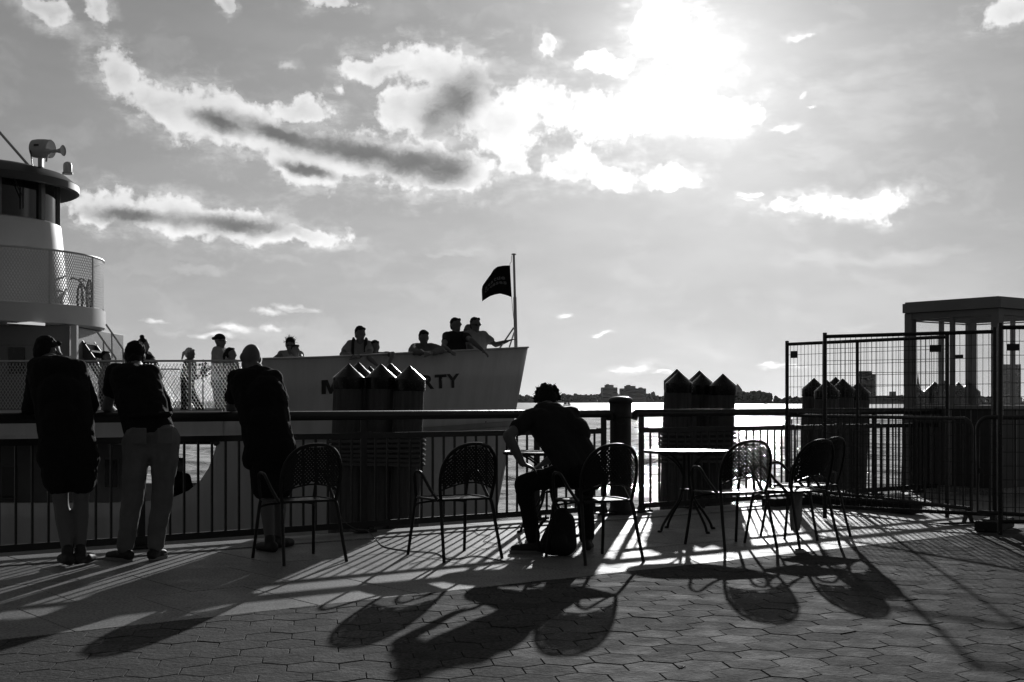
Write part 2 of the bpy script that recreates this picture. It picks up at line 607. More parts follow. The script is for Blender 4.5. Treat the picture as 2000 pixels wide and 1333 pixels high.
def glass_mat():
    m = bpy.data.materials.new('window_glass')
    m.use_nodes = True
    nt = m.node_tree
    nt.nodes.clear()
    T = NT(nt)
    tr = T.n('ShaderNodeBsdfTransparent')
    tr.inputs[0].default_value = (0.98, 0.98, 0.98, 1)
    gl = T.n('ShaderNodeBsdfGlossy')
    gl.inputs['Roughness'].default_value = 0.03
    mx = T.n('ShaderNodeMixShader')
    mx.inputs[0].default_value = 0.04
    nt.links.new(tr.outputs[0], mx.inputs[1])
    nt.links.new(gl.outputs[0], mx.inputs[2])
    o = T.n('ShaderNodeOutputMaterial')
    nt.links.new(mx.outputs[0], o.inputs[0])
    MATS['window_glass'] = m


glass_mat()


def stone_mat(name, v, rough, grain, sparkle, bumpd, spread, spec=0.4):
    """concrete / asphalt block: every piece its own tone, aggregate speckle, stains"""
    m = bpy.data.materials.new(name)
    m.use_nodes = True
    nt = m.node_tree
    T = NT(nt)
    b = nt.nodes['Principled BSDF']
    g = T.n('ShaderNodeNewGeometry')
    oi = T.n('ShaderNodeObjectInfo')
    pos = g.outputs['Position']
    rnd = T.math('FRACT', T.math('ADD', g.outputs['Random Per Island'], T.math('MULTIPLY', oi.outputs['Random'], 7.31)))
    tone = T.ramp(rnd, 0, 1, 1 - spread, 1 + spread, smooth=False)
    sp = T.noise(pos, grain, 2, 0.7)
    spk = T.ramp(sp, 0.32, 0.70, 0.5, 1.7, smooth=False)
    stain = T.ramp(T.noise(pos, 1.7, 5, 0.65), 0.3, 0.75, 0.78, 1.14, smooth=False)
    big = T.ramp(T.noise(pos, 9.0, 4, 0.6), 0.25, 0.75, 0.88, 1.1, smooth=False)
    vo = T.n('ShaderNodeTexVoronoi')
    T.put(vo, 'Vector', pos)
    T.put(vo, 'Scale', grain * 0.32)
    chip = T.ramp(vo.outputs['Distance'], 0.05, 0.16, sparkle, 1.0)
    vg = T.n('ShaderNodeTexVoronoi')
    T.put(vg, 'Vector', pos)
    T.put(vg, 'Scale', 2.7)
    chip = T.math('MULTIPLY', chip, T.ramp(vg.outputs['Distance'], 0.045, 0.065, 0.55, 1.0))      # trodden gum
    val = T.math('MULTIPLY', T.math('MULTIPLY', T.math('MULTIPLY', T.math('MULTIPLY', tone, spk), T.math('MULTIPLY', stain, big)), chip), v)
    nt.links.new(val, b.inputs['Base Color'])
    nt.links.new(T.ramp(T.math('ADD', T.noise(pos, 5, 4, 0.6), T.math('MULTIPLY', T.math('SUBTRACT', rnd, 0.5), 0.3)), 0.3, 0.75, rough - 0.1, rough + 0.12, smooth=False), b.inputs['Roughness'])
    b.inputs['Specular IOR Level'].default_value = spec
    bp = T.n('ShaderNodeBump')
    bp.inputs['Strength'].default_value = 0.9
    bp.inputs['Distance'].default_value = bumpd
    nt.links.new(T.math('ADD', sp, T.math('MULTIPLY', T.noise(pos, grain * 0.3, 3, 0.6), 1.2)), bp.inputs['Height'])
    nt.links.new(bp.outputs[0], b.inputs['Normal'])
    MATS[name] = m


stone_mat('paver_block', 0.073, 0.93, 46.0, 1.9, 0.0055, 0.26, 0.10)
stone_mat('strip_stone', 0.23, 0.60, 60.0, 1.15, 0.0016, 0.10)
stone_mat('coping_stone', 0.30, 0.6, 150.0, 1.1, 0.001, 0.05)

# ------------------------------------------------------------------ the promenade: rail line, stone strip, hexagonal blocks
TH = R(38.0)
dv = Vector((math.cos(TH), math.sin(TH), 0))          # along the rail
nv = Vector((-math.sin(TH), math.cos(TH), 0))         # towards the water
O0 = Vector((-1.343, 11.81, 0))                       # foot of the rail post that stands free in the picture


def WP(t, w, z=0.0):
    return O0 + dv * t + nv * w + Vector((0, 0, z))


def t_at(px, w=0.0):
    """position along the rail line seen in pixel column px"""
    k = (px - CX) / F
    b = O0 + nv * w
    return (k * b.y - b.x) / (dv.x - k * dv.y)


EDGE, STRIP = 0.13, 3.38
prom = MB()
prom.prism([WP(-40, -60, -0.6), WP(-40, EDGE - 0.02, -0.6), WP(60, EDGE - 0.02, -0.6), WP(60, -60, -0.6)][::-1], (0, 0, 0.592))
promenade = prom.build('promenade', MATS['paver_bed'])
tag(promenade, 'stone strip and hexagonal block paving of the waterfront promenade', kind='structure')
ROOTM[promenade.name] = Matrix.Identity(4)
qw = MB()
qw.box((0, 0, 0), (1, 1, 1))
qw = MB().prism([WP(-40, -1.5, -4.0), WP(-40, EDGE - 0.06, -4.0), WP(60, EDGE - 0.06, -4.0), WP(60, -1.5, -4.0)][::-1], (0, 0, 3.39))
quay = qw.build('quay_wall', MATS['strip_stone'])
tag(quay, 'stone quay wall under the promenade edge', kind='structure')


def slab(name, poly, z0, z1, bev, material, parent):
    """flat stone with a small arris"""
    n = len(poly)
    c = sum((Vector(p) for p in poly), Vector()) / n
    m = MB()
    lay = []
    for z, i in ((z0, 0), (z1 - bev, 0), (z1, bev)):
        for p in poly:
            d_ = (c - Vector(p))
            q = Vector(p) + d_.normalized() * i
            lay.append(Vector((q.x, q.y, z)))
    f = [tuple(2 * n + k for k in range(n))]
    for k in range(2):
        for i in range(n):
            j = (i + 1) % n
            f.append((k * n + i, k * n + j, k * n + n + j, k * n + n + i))
    m.add(lay, f)
    return m


JN = 0.0035
rows = [(EDGE, -0.42, 1.44, 'coping_stone', 0.012), (-0.42, -1.42, 1.44, 'strip_stone', 0.0), (-1.42, -2.40, 0.72, 'strip_stone', 0.0), (-2.40, -STRIP, 0.72, 'strip_stone', 0.0)]
for ri, (wa, wb, L, mn, lift) in enumerate(rows):
    t = -8.88 + (0.36 if ri == 2 else 0.0) + 0.02
    while t < 15:
        zz = lift + random.uniform(-0.0012, 0.0012)
        m = slab('s', [WP(t + JN, wb + JN), WP(t + L - JN, wb + JN), WP(t + L - JN, wa - JN), WP(t + JN, wa - JN)], -0.022, zz, 0.0035, None, None)
        m.build('stone_slab' if ri else 'coping_stone', MATS[mn], promenade, smooth=False)
        t += L

# hexagonal asphalt blocks
PITCH = 0.233
aA = R(8.0)
la = Vector((math.cos(aA), math.sin(aA), 0)) * PITCH
lb = Vector((math.cos(aA + R(60)), math.sin(aA + R(60)), 0)) * PITCH
RC = (PITCH - 0.0032) / math.sqrt(3)


def clip_poly(poly, wmax):
    out = []
    for i, p in enumerate(poly):
        q = poly[(i + 1) % len(poly)]
        wp, wq = (p - O0).dot(nv) - wmax, (q - O0).dot(nv) - wmax
        if wp <= 0:
            out.append(p)
        if (wp < 0) != (wq < 0):
            out.append(p + (q - p) * (wp / (wp - wq)))
    return out


base = Vector((0.05, 5.0, 0))
cells = []
for i in range(-140, 141):
    for j in range(-60, 141):
        c = base + la * i + lb * j
        if c.y < 2.6 or c.y > 16 or abs(c.x) > 0.5 * c.y + 2.5:
            continue
        if (c - O0).dot(nv) - PITCH > -STRIP:
            continue
        hexa = [c + Vector((math.cos(aA + R(30 + 60 * k)) * RC, math.sin(aA + R(30 + 60 * k)) * RC, 0)) for k in range(6)]
        whole = all((h - O0).dot(nv) < -STRIP - 0.004 for h in hexa)
        poly = hexa if whole else clip_poly(hexa, -STRIP - 0.004)
        if len(poly) < 3:
            continue
        area = 0.5 * abs(sum(poly[k].x * poly[(k + 1) % len(poly)].y - poly[(k + 1) % len(poly)].x * poly[k].y for k in range(len(poly))))
        if area < 0.0015:
            continue
        x_, y_ = CX + F * c.x / c.y, HY + F * H / c.y
        seen = -40 < x_ < 2040 and y_ < 1345
        cells.append((not seen, c.y, c, poly, whole))
cells.sort(key=lambda q: (q[0], q[1]))
hex_me = slab('h', [Vector((math.cos(aA + R(30 + 60 * k)) * RC, math.sin(aA + R(30 + 60 * k)) * RC, 0)) for k in range(6)], -0.022, 0.0, 0.003, None, None).mesh('paver')
hex_me.materials.append(MATS['paver_block'])
rest = MB()
nobj = 0
for out_, Y_, c, poly, whole in cells:
    dz = random.gauss(0, 0.0011)
    if whole and not out_ and nobj < 295:
        o = link_mesh('paver', hex_me, None, promenade)
        o.location = (c.x, c.y, dz)
        o.rotation_euler = (random.gauss(0, 0.0035), random.gauss(0, 0.0035), random.choice((0, 1, 2, 3, 4, 5)) * R(60))
        nobj += 1
    else:
        m = slab('h', poly, -0.022, dz, 0.003, None, None)
        tx, ty = random.gauss(0, 0.004), random.gauss(0, 0.004)
        for v in m.v:
            v.z += (v.x - c.x) * tx + (v.y - c.y) * ty
        rest.add(m.v, m.f)
pf = rest.build('pavers', MATS['paver_block'], promenade, smooth=False)
pf['kind'] = 'stuff'

# ------------------------------------------------------------------ water: real waves near, calming towards the horizon
WZ = -1.9
ys = [10.0]
while ys[-1] < 500:
    ys.append(ys[-1] * 1.0062)
while ys[-1] < 30000:
    ys.append(ys[-1] * 1.035)
ys = np.array(ys)
us = np.concatenate([np.linspace(-2.2, -0.5, 24)[:-1], np.linspace(-0.5, 0.5, 380), np.linspace(0.5, 2.2, 24)[1:]])
YY, UU = np.meshgrid(ys, us, indexing='ij')
XX = UU * (YY + 12)
spY = np.gradient(ys)[:, None] * np.ones_like(UU)
spX = 0.0027 * (YY + 12)
ZZ = np.zeros_like(XX)
wr = np.random.default_rng(3)
for k in range(64):
    lam = 0.55 * (14.0 ** wr.random())
    ang = R(200) + wr.normal(0, 0.75)
    kx, ky = math.cos(ang) * 2 * math.pi / lam, math.sin(ang) * 2 * math.pi / lam
    amp = 0.0046 * lam ** 0.85
    ph = wr.random() * 6.283
    step = np.maximum(spY * abs(math.sin(ang)), spX * abs(math.cos(ang)))
    fade = np.clip((lam / np.maximum(step, 1e-6) - 2.2) / 2.0, 0, 1)
    ZZ += fade * amp * np.sin(kx * XX + ky * YY + ph + 0.8 * np.sin(XX * 0.21 / (1 + lam) + k) + 0.7 * np.sin(YY * 0.17 / (1 + lam) + 2 * k))
ZZ += WZ
ny_, nx_ = XX.shape
co = np.stack([XX, YY, ZZ], -1).reshape(-1, 3).astype(np.float32)
idx = np.arange(ny_ * nx_).reshape(ny_, nx_)
quads = np.stack([idx[:-1, :-1], idx[:-1, 1:], idx[1:, 1:], idx[1:, :-1]], -1).reshape(-1, 4)
wm = bpy.data.meshes.new('water')
wm.vertices.add(len(co))
wm.vertices.foreach_set('co', co.ravel())
wm.loops.add(quads.size)
wm.loops.foreach_set('vertex_index', quads.ravel().astype(np.int32))
wm.polygons.add(len(quads))
wm.polygons.foreach_set('loop_start', np.arange(0, quads.size, 4, dtype=np.int32))
wm.polygons.foreach_set('loop_total', np.full(len(quads), 4, dtype=np.int32))
wm.polygons.foreach_set('use_smooth', np.ones(len(quads), dtype=bool))
wm.update()
wmat = bpy.data.materials.new('water')
wmat.use_nodes = True
T = NT(wmat.node_tree)
b = wmat.node_tree.nodes['Principled BSDF']
b.inputs['Base Color'].default_value = (0.018, 0.018, 0.018, 1)
b.inputs['IOR'].default_value = 1.33
g = T.n('ShaderNodeNewGeometry')
spz = T.n('ShaderNodeSeparateXYZ')
wmat.node_tree.links.new(g.outputs['Position'], spz.inputs[0])
# far away the wavelets are too small to model: they become roughness
wmat.node_tree.links.new(T.ramp(spz.outputs[1], 45.0, 700.0, 0.03, 0.34), b.inputs['Roughness'])
bp = T.n('ShaderNodeBump')
bp.inputs['Strength'].default_value = 1.0
bp.inputs['Distance'].default_value = 0.05
wv = T.vmath('MULTIPLY', g.outputs['Position'], (1.0, 0.75, 1.0))
wmat.node_tree.links.new(T.math('ADD', T.noise(wv, 2.6, 4, 0.6, 0.4), T.math('MULTIPLY', T.noise(wv, 0.5, 3, 0.6), 2.5)), bp.inputs['Height'])
wmat.node_tree.links.new(bp.outputs[0], b.inputs['Normal'])
wo_ = link_mesh('water', wm, wmat)
tag(wo_, 'rippled harbour water glittering towards the sun', kind='structure')

# ------------------------------------------------------------------ railing along the water
Z_TOP, Z_MID, Z_BOT = 1.072, 0.888, 0.085


def railing(label, t0, t1, posts, end0=True, end1=True):
    r = thing('railing', label, 'railing', WP(t0, 0), group='railing along the promenade edge')
    ext = 0.05
    # handrail: broad round tube whose ends turn down
    pts = [WP(t0 - ext, 0, Z_TOP), WP(t1 + ext, 0, Z_TOP)]
    if end0:
        pts = [WP(t0 - ext - 0.045, 0, Z_TOP - 0.06), WP(t0 - ext - 0.03, 0, Z_TOP - 0.02)] + pts
    if end1:
        pts = pts + [WP(t1 + ext + 0.03, 0, Z_TOP - 0.02), WP(t1 + ext + 0.045, 0, Z_TOP - 0.06)]
    MB().tube(pts, 0.043, 14).build('handrail', MATS['rail_paint'], r)
    MB().bar(WP(t0, 0, Z_MID), WP(t1, 0, Z_MID), 0.030, 0.052).build('upper_rail', MATS['rail_paint'], r)
    MB().bar(WP(t0, 0, Z_BOT), WP(t1, 0, Z_BOT), 0.030, 0.055).build('lower_rail', MATS['rail_paint'], r)
    for t in posts:
        p = MB()
        p.bar(WP(t, 0, 0.03), WP(t, 0, Z_TOP - 0.02), 0.062, 0.022, up=tuple(nv)).build('post', MATS['rail_paint'], r)
        po = r.children[-1]
        bpl = MB()
        bpl.box(WP(t, 0, 0.030), (0.20, 0.15, 0.022), TH, 0.004)
        bpl.bar(WP(t - 0.05, 0, 0.041), WP(t, 0, 0.14), 0.016, 0.02)
        bpl.bar(WP(t + 0.05, 0, 0.041), WP(t, 0, 0.14), 0.016, 0.02)
        bpl.build('base_plate', MATS['rail_paint'], po)
        for a, b_ in ((-0.075, -0.05), (0.075, -0.05), (-0.075, 0.05), (0.075, 0.05)):
            MB().lathe([(0.012, 0), (0.012, 0.016), (0.006, 0.02), (0.006, 0.034), (0.002, 0.036)], 6, WP(t + a, b_, 0.04)).build('bolt', MATS['galvanised'], po)
        MB().bar(WP(t - 0.09, -0.002, Z_MID + 0.030), WP(t + 0.09, -0.002, Z_MID + 0.030), 0.034, 0.008).build('clamp', MATS['rail_paint'], po)
    # balusters
    allp = sorted(posts)
    bm = None
    for i in range(len(allp) - 1):
        a, c = allp[i], allp[i + 1]
        n = max(1, int(round((c - a) / 0.125)))
        for k in range(1, n):
            t = a + (c - a) * k / n
            if bm is None:
                m = MB()
                m.box((0, 0, (Z_BOT + Z_MID) / 2), (0.017, 0.017, Z_MID - Z_BOT - 0.05), 0)
                bm = m.mesh('baluster')
                bm.materials.append(MATS['rail_paint'])
            o = link_mesh('baluster', bm, None, r)
            w = WP(t, 0) - r.location
            o.location = w
            o.rotation_euler = (0, 0, TH)
    return r


tp = [-10.45, -8.36, -6.28, -4.19, -2.09, 0.0, 2.02]
tB = t_at(1212)                       # bollard
railing('long black railing with round handrail, people leaning on it, left of the bollard', -10.45, t_at(1179), tp + [t_at(1179)], end0=False)
tR0 = t_at(1250)
tR = [tR0 + 0.02, t_at(1355), t_at(1540), t_at(1640), t_at(1708), t_at(1790)] + [t_at(1790) + 2.06 * k for k in (1, 2, 3)]
railing('black railing with round handrail right of the bollard, running behind the fence panels', tR0, t_at(1790) + 6.18, tR)

bo = thing('bollard', 'stout round black bollard standing between the two railings', 'bollard', WP(tB, 0))
bl = WP(tB, 0, 0)
MB().lathe([(0.135, 0.0), (0.135, 0.05), (0.118, 0.07), (0.112, 0.10), (0.112, 1.02), (0.112, 1.03)], 28, bl).build('shaft', MATS['rail_paint'], bo)
MB().lathe([(0.118, 1.02), (0.124, 1.03), (0.124, 1.05), (0.117, 1.06), (0.117, 1.17), (0.122, 1.185), (0.131, 1.195), (0.131, 1.215), (0.118, 1.232), (0.075, 1.247), (0.02, 1.252)], 28, bl).build('cap', MATS['rail_paint'], bo)
em = MB()
ed = Vector((-bl.x + 0.35, -bl.y, 0)).normalized()
ec = bl + ed * 0.111 + Vector((0, 0, 1.0))
es = ed.cross(Vector((0, 0, 1)))
em.tube([ec + es * (0.042 * math.cos(a)) + Vector((0, 0, 0.042 * math.sin(a))) - ed * (0.006 * abs(math.cos(a))) for a in [2 * math.pi * k / 20 for k in range(20)]], 0.004, 6, closed=True)
em.build('ring_emblem', MATS['galvanised'], bo)

# ------------------------------------------------------------------ chairs
FRAME = [(0.213, 0.44), (0.230, 0.54), (0.236, 0.64), (0.222, 0.735), (0.178, 0.815), (0.105, 0.864), (0.0, 0.880)]


def yb(x, z):
    return -0.185 - 0.105 * ((z - 0.44) / 0.43) - 0.05 * (1 - min(1, (x / 0.236) ** 2))


def half_w(z):
    for (x0, z0), (x1, z1) in zip(FRAME, FRAME[1:]):
        if z0 <= z <= z1:
            u = (z - z0) / (z1 - z0)
            return x0 + (x1 - x0) * u
    return 0.0


def lattice(inside, surf, lo, hi, pitch, w, th, nrm, slope=1.0, step=0.022):
    """two crossing families of flat strips on a curved sheet, cut to a shape"""
    m = MB()
    ext = (hi[1] - lo[1]) * slope
    for sgn in (1, -1):
        c = lo[0] - ext - pitch
        while c < hi[0] + ext + pitch:
            run = []
            n = int((hi[1] - lo[1]) / step) + 1
            for k in range(n + 1):
                v = lo[1] + (hi[1] - lo[1]) * k / n
                u = c + sgn * (v - lo[1]) * slope
                if inside(u, v):
                    run.append((u, v))
                if (not inside(u, v) or k == n) and run:
                    if len(run) > 1:
                        emit(m, run, surf, w, th, nrm, sgn, slope)
                    run = []
            c += pitch
    return m


def emit(m, run, surf, w, th, nrm, sgn, slope):
    d2 = Vector((slope, -sgn, 0)).normalized()
    vs_, fs_ = [], []
    for (u, v) in run:
        a, b_ = surf(u + d2.x * w / 2, v + d2.y * w / 2), surf(u - d2.x * w / 2, v - d2.y * w / 2)
        nn = nrm(u, v) * (th / 2)
        vs_ += [a + nn, b_ + nn, b_ - nn, a - nn]
    for i in range(len(run) - 1):
        for k in range(4):
            l = (k + 1) % 4
            fs_.append((4 * i + k, 4 * i + l, 4 * i + 4 + l, 4 * i + 4 + k))
    m.add(vs_, fs_)


def make_chair(label):
    r = thing('cafe_chair', label, 'chair', group='metal cafe chairs by the railing')
    M_ = MATS['chair_paint']
    k = dict(world=False)
    for s in (-1, 1):
        MB().tube(spline([(s * 0.213, -0.19, 0.46), (s * 0.222, -0.215, 0.40), (s * 0.236, -0.262, 0.2), (s * 0.25, -0.315, 0.0)], 4), [0.0135] * 8 + [0.0125] * 5, 8).build('leg', M_, r, **k)
        MB().tube(spline([(s * 0.218, 0.205, 0.45), (s * 0.225, 0.222, 0.38), (s * 0.238, 0.25, 0.2), (s * 0.252, 0.285, 0.0)], 4), [0.0135] * 8 + [0.0125] * 5, 8).build('leg', M_, r, **k)
        MB().tube(spline([(s * 0.218, 0.205, 0.44), (s * 0.232, 0.200, 0.55), (s * 0.240, 0.190, 0.625), (s * 0.245, 0.155, 0.655), (s * 0.247, 0.09, 0.655), (s * 0.245, 0.045, 0.632), (s * 0.235, -0.05, 0.54), (s * 0.222, -0.165, 0.448)], 5), 0.0125, 8).build('armrest', M_, r, **k)
    fp = [(x, yb(x, z), z) for x, z in FRAME]
    fp = fp + [(-x, y, z) for x, y, z in fp[-2::-1]]
    MB().tube(spline(fp, 5), 0.0135, 8).build('back_frame', M_, r, **k)

    def zb(x):
        return 0.585 - 0.06 * (x / 0.23) ** 2
    ins = lambda u, v: zb(u) <= v <= 0.872 and abs(u) <= half_w(v) - 0.004
    sf = lambda u, v: Vector((u, yb(u, v), v))
    nr = lambda u, v: Vector((-u * 1.6, -1, -0.22)).normalized()
    pn = lattice(ins, sf, (-0.24, 0.52), (0.24, 0.88), 0.0285, 0.0138, 0.003, nr)
    # rolled lower border of the sheet
    bp_ = [sf(x, zb(x)) for x in [(-0.231 + 0.462 * i / 16) for i in range(17)]]
    pn.tube(bp_, 0.007, 6)
    pn.build('back_panel', M_, r, **k)

    def sx(v):
        t = (v + 0.20) / 0.42
        return 0.205 + 0.03 * math.sin(math.pi * min(1, max(0, t)) * 0.8) if v < 0.12 else math.sqrt(max(0.0, 1 - ((v - 0.12) / 0.115) ** 2)) * 0.06 + 0.172
    dish = lambda u, v: Vector((u, v, 0.455 - 0.012 * (1 - (u / 0.23) ** 2) * (1 - ((v) / 0.25) ** 2) - (0.10 * (v - 0.16) ** 2 * 8 if v > 0.16 else 0)))
    ins2 = lambda u, v: -0.205 <= v <= 0.232 and abs(u) <= sx(v)
    st = lattice(ins2, dish, (-0.24, -0.21), (0.24, 0.235), 0.0285, 0.0135, 0.003, lambda u, v: Vector((0, 0, 1)))
    rim = []
    for i in range(15):
        v = -0.205 + 0.437 * i / 14
        rim.append(dish(sx(v), v))
    rim2 = [Vector((-p.x, p.y, p.z)) for p in reversed(rim)]
    st.tube(rim + rim2, 0.010, 6, closed=True)
    st.build('seat', M_, r, **k)
    MB().tube(spline([(-0.226, 0.23, 0.36), (-0.2, 0.20, 0.405), (0, 0.19, 0.42), (0.2, 0.20, 0.405), (0.226, 0.23, 0.36)], 4), 0.008, 6).build('stretcher', M_, r, **k)
    return r


chairs = [(-1.618, 9.89, 33, 'perforated metal armchair in front of the bald man at the railing'),
          (-0.452, 10.10, 31, 'empty perforated metal armchair standing alone before the ferry bow'),
          (0.615, 9.90, 27, 'perforated metal armchair the hunched man is sitting on'),
          (1.80, 10.80, 24, 'perforated metal armchair pulled up to the round table, its seat shining'),
          (2.34, 10.97, 37, 'perforated metal armchair right of the shining chair, in front of another one'),
          (2.60, 11.62, 42, 'rearmost perforated metal armchair, half hidden behind another chair by the fence')]
ch0 = None
for i, (x, y, a, lab) in enumerate(chairs):
    if ch0 is None:
        ch0 = make_chair(lab)
        c = ch0
    else:
        c = copy_tree(ch0)
    c.location = (x, y, 0)
    c.rotation_euler = (0, 0, R(a))
    c['label'] = lab


# ------------------------------------------------------------------ tables
def make_table(label):
    r = thing('cafe_table', label, 'table', group='round metal cafe tables')
    M_ = MATS['chair_paint']
    MB().lathe([(0.02, 0.724), (0.385, 0.724), (0.396, 0.722), (0.402, 0.728), (0.402, 0.744), (0.396, 0.749), (0.388, 0.745), (0.375, 0.7425), (0.05, 0.7425), (0.01, 0.7425)], 48).build('table_top', M_, r, world=False, smooth=50)
    for k in range(4):
        a = R(30 + 90 * k)
        c, s = math.cos(a), math.sin(a)
        p = [(0.03, 0.715), (0.033, 0.55), (0.045, 0.42), (0.09, 0.29), (0.20, 0.16), (0.275, 0.06), (0.295, 0.012), (0.315, 0.008)]
        MB().tube(spline([(q * c, q * s, z) for q, z in p], 4), 0.0125, 8).build('leg', M_, r, world=False)
        lg = r.children[-1]
        MB().lathe([(0.02, 0), (0.02, 0.012), (0.012, 0.02)], 10, (0.312 * c, 0.312 * s, 0.0)).build('foot', M_, lg, world=False)
        q2 = [(0.035, 0.50), (0.08, 0.58), (0.17, 0.66), (0.30, 0.716)]
        MB().tube(spline([(q * c, q * s, z) for q, z in q2], 4), 0.009, 6).build('brace', M_, r, world=False)
    MB().tube([(0.06 * math.cos(2 * math.pi * k / 16), 0.06 * math.sin(2 * math.pi * k / 16), 0.385) for k in range(16)], 0.008, 6, closed=True).build('ring', M_, r, world=False)
    return r


tb = make_table('round metal cafe table right of the bollard, its top glaring in the sun')
tb.location = (1.62, 12.1, 0)
tb2 = copy_tree(tb)
tb2.location = (0.32, 11.75, 0)
tb2.rotation_euler = (0, 0, R(25))
tb2['label'] = 'round metal cafe table behind the hunched seated man'


# ------------------------------------------------------------------ mooring pile clusters in the water
def pile_cluster(label, piles, Y0, ztop, rad, wrap=None, lean=0.035):
    c0 = PX(sum(p[0] for p in piles) / len(piles), HY, Y0)
    r = thing('pile_cluster', label, 'pile cluster', (c0.x, c0.y, WZ), group='clusters of capped mooring piles')
    tops = []
    for (px, dy, dzz) in piles:
        Y = Y0 + dy
        top = Vector(((px - CX) / F * Y, Y, ztop + dzz))
        tops.append(top)
        eave = top.z - rad * 0.92
        ax = lambda z: Vector((top.x - (eave - z) * lean * (1 + 0.02), top.y, z))
        pts = [ax(-3.6), ax(-1.0), ax(0.2), ax(eave - 0.10)]
        m = MB()
        n = 18
        ring = []
        for p_ in pts:
            for k in range(n):
                a = 2 * math.pi * k / n
                rr = rad * (0.955 + 0.02 * math.sin(5 * a + top.x * 9) + 0.012 * math.sin(9 * a + 2))
                ring.append(p_ + Vector((math.cos(a) * rr, math.sin(a) * rr, 0)))
        fs_ = [(i * n + k, i * n + (k + 1) % n, (i + 1) * n + (k + 1) % n, (i + 1) * n + k) for i in range(len(pts) - 1) for k in range(n)]
        fs_ += [tuple((len(pts) - 1) * n + k for k in range(n))]
        m.add(ring, fs_)
        po = m.build('pile', MATS['pile_wood'], r, smooth=40)
        cp = MB()
        cp.lathe([(rad * 1.0, -rad * 0.92 - 0.115), (rad * 1.012, -rad * 0.92 - 0.11), (rad * 1.012, -rad * 0.92), (rad * 1.035, -rad * 0.915), (rad * 0.5, -rad * 0.455), (0.008, -0.004), (0.003, 0)], 28, top)
        cp.build('pile_cap', MATS['pile_cap'], po, smooth=28)
    if wrap:
        z0, z1, k = wrap
        # convex loop round the piles
        pts2 = []
        for t in tops:
            for a in range(16):
                an = 2 * math.pi * a / 16
                pts2.append((t.x + math.cos(an) * (rad * 0.99 + 0.018), t.y + math.sin(an) * (rad * 0.99 + 0.018)))
        pts2 = sorted(set(pts2))
        def half(ps):
            h = []
            for p in ps:
                while len(h) > 1 and (h[-1][0] - h[-2][0]) * (p[1] - h[-2][1]) - (h[-1][1] - h[-2][1]) * (p[0] - h[-2][0]) <= 0:
                    h.pop()
                h.append(p)
            return h
        hull = half(pts2)[:-1] + half(pts2[::-1])[:-1]
        cen = sum((Vector((t.x, t.y, 0)) for t in tops), Vector()) / len(tops)
        for j in range(k):
            z = z0 + (z1 - z0) * j / (k - 1)
            sh = -(ztop - rad - z) * lean
            loop = [Vector((x + sh, y, z + 0.008 * math.sin(3 * x + j))) for x, y in hull]
            MB().tube(loop, 0.0185, 6, closed=True).build('rope_turn', MATS['rope'], r)
    return r


pile_cluster('cluster of pointed mooring piles in front of the ferry name', [(681, 0, 0), (744, 0.05, 0), (800, -0.02, -0.02), (700, 0.55, 0.03), (762, 0.55, 0.025), (722, 1.0, 0.0)], 13.3, 1.585, 0.158, (0.56, 0.84, 7))
pile_cluster('cluster of pointed mooring piles beyond the round table right of the bollard', [(1326, 0, 0.02), (1371, 0.45, 0.0), (1412, 0.1, -0.01), (1322, 0.6, 0.06), (1366, 1.0, 0.05)], 16.2, 1.555, 0.168, (0.45, 0.85, 8))
pile_cluster('cluster of pointed mooring piles seen through the wire fence', [(1590, 0.2, 0.0), (1615, -0.4, -0.04), (1646, 0.1, -0.01), (1676, 0.3, -0.06), (1632, 0.9, 0.03)], 20.0, 1.56, 0.185)
pile_cluster('distant cluster of mooring piles seen through the kiosk windows', [(1826, 0, 0), (1844, 0.5, 0.03), (1872, 0.2, -0.01), (1893, 0.8, 0.0), (1787, 0.4, -0.05)], 25.0, 1.575, 0.21)


# ------------------------------------------------------------------ construction fence panels and crowd barriers
def fence_panel(label, A, B, zt, uprights, sign=None, foot=(True, True)):
    r = thing('fence_panel', label, 'fence', A, group='wire construction fence panels')
    A, B = Vector(A), Vector(B)
    ax = (B - A)
    L = ax.length
    ax.normalize()
    up = Vector((0, 0, 1))
    for u in uprights:
        p = A + (B - A) * u
        MB().tube([p + up * 0.02, p + up * (zt + (0.04 if u in (0, 1) else 0))], 0.021 if u in (0, 1) else 0.017, 10).build('post', MATS['black_paint'], r)
    MB().tube([A + up * zt, B + up * zt], 0.019, 10).build('top_tube', MATS['black_paint'], r)
    MB().tube([A + up * 0.14, B + up * 0.14], 0.019, 10).build('bottom_tube', MATS['black_paint'], r)
    m = MB()
    n = int(L / 0.052)
    for k in range(1, n):
        p = A + ax * (L * k / n)
        bow = 0.004 * math.sin(k * 2.3)
        m.tube([p + up * 0.14, p + up * (zt * 0.5) + ax * bow, p + up * zt], 0.0027, 4, caps=False)
    nz = int((zt - 0.14) / 0.115)
    for k in range(1, nz):
        z = 0.14 + (zt - 0.14) * k / nz
        m.tube([A + up * z, A.lerp(B, 0.5) + up * (z + 0.003 * math.sin(k)), B + up * z], 0.0027, 4, caps=False)
    o = m.build('wire_mesh', MATS['fence_wire'], r)
    o['kind'] = 'stuff'
    if sign:
        for (u, z, w, h) in sign:
            p = A.lerp(B, u) + up * z - Vector((ax.y, -ax.x, 0)) * 0.0 + Vector((ax.y, -ax.x, 0)) * (0.012 if ax.y <= 0 else -0.012)
            MB().bar(p - ax * (w / 2), p + ax * (w / 2), 0.005, h).build('plate', MATS['sign_plate'], r)
    for k, P_ in enumerate((A, B)):
        if foot[k]:
            MB().box(P_ + up * 0.05, (0.62, 0.2, 0.1), math.atan2(ax.y, ax.x) + R(90), 0.012).build('foot_block', MATS['timber'], r)
    return r


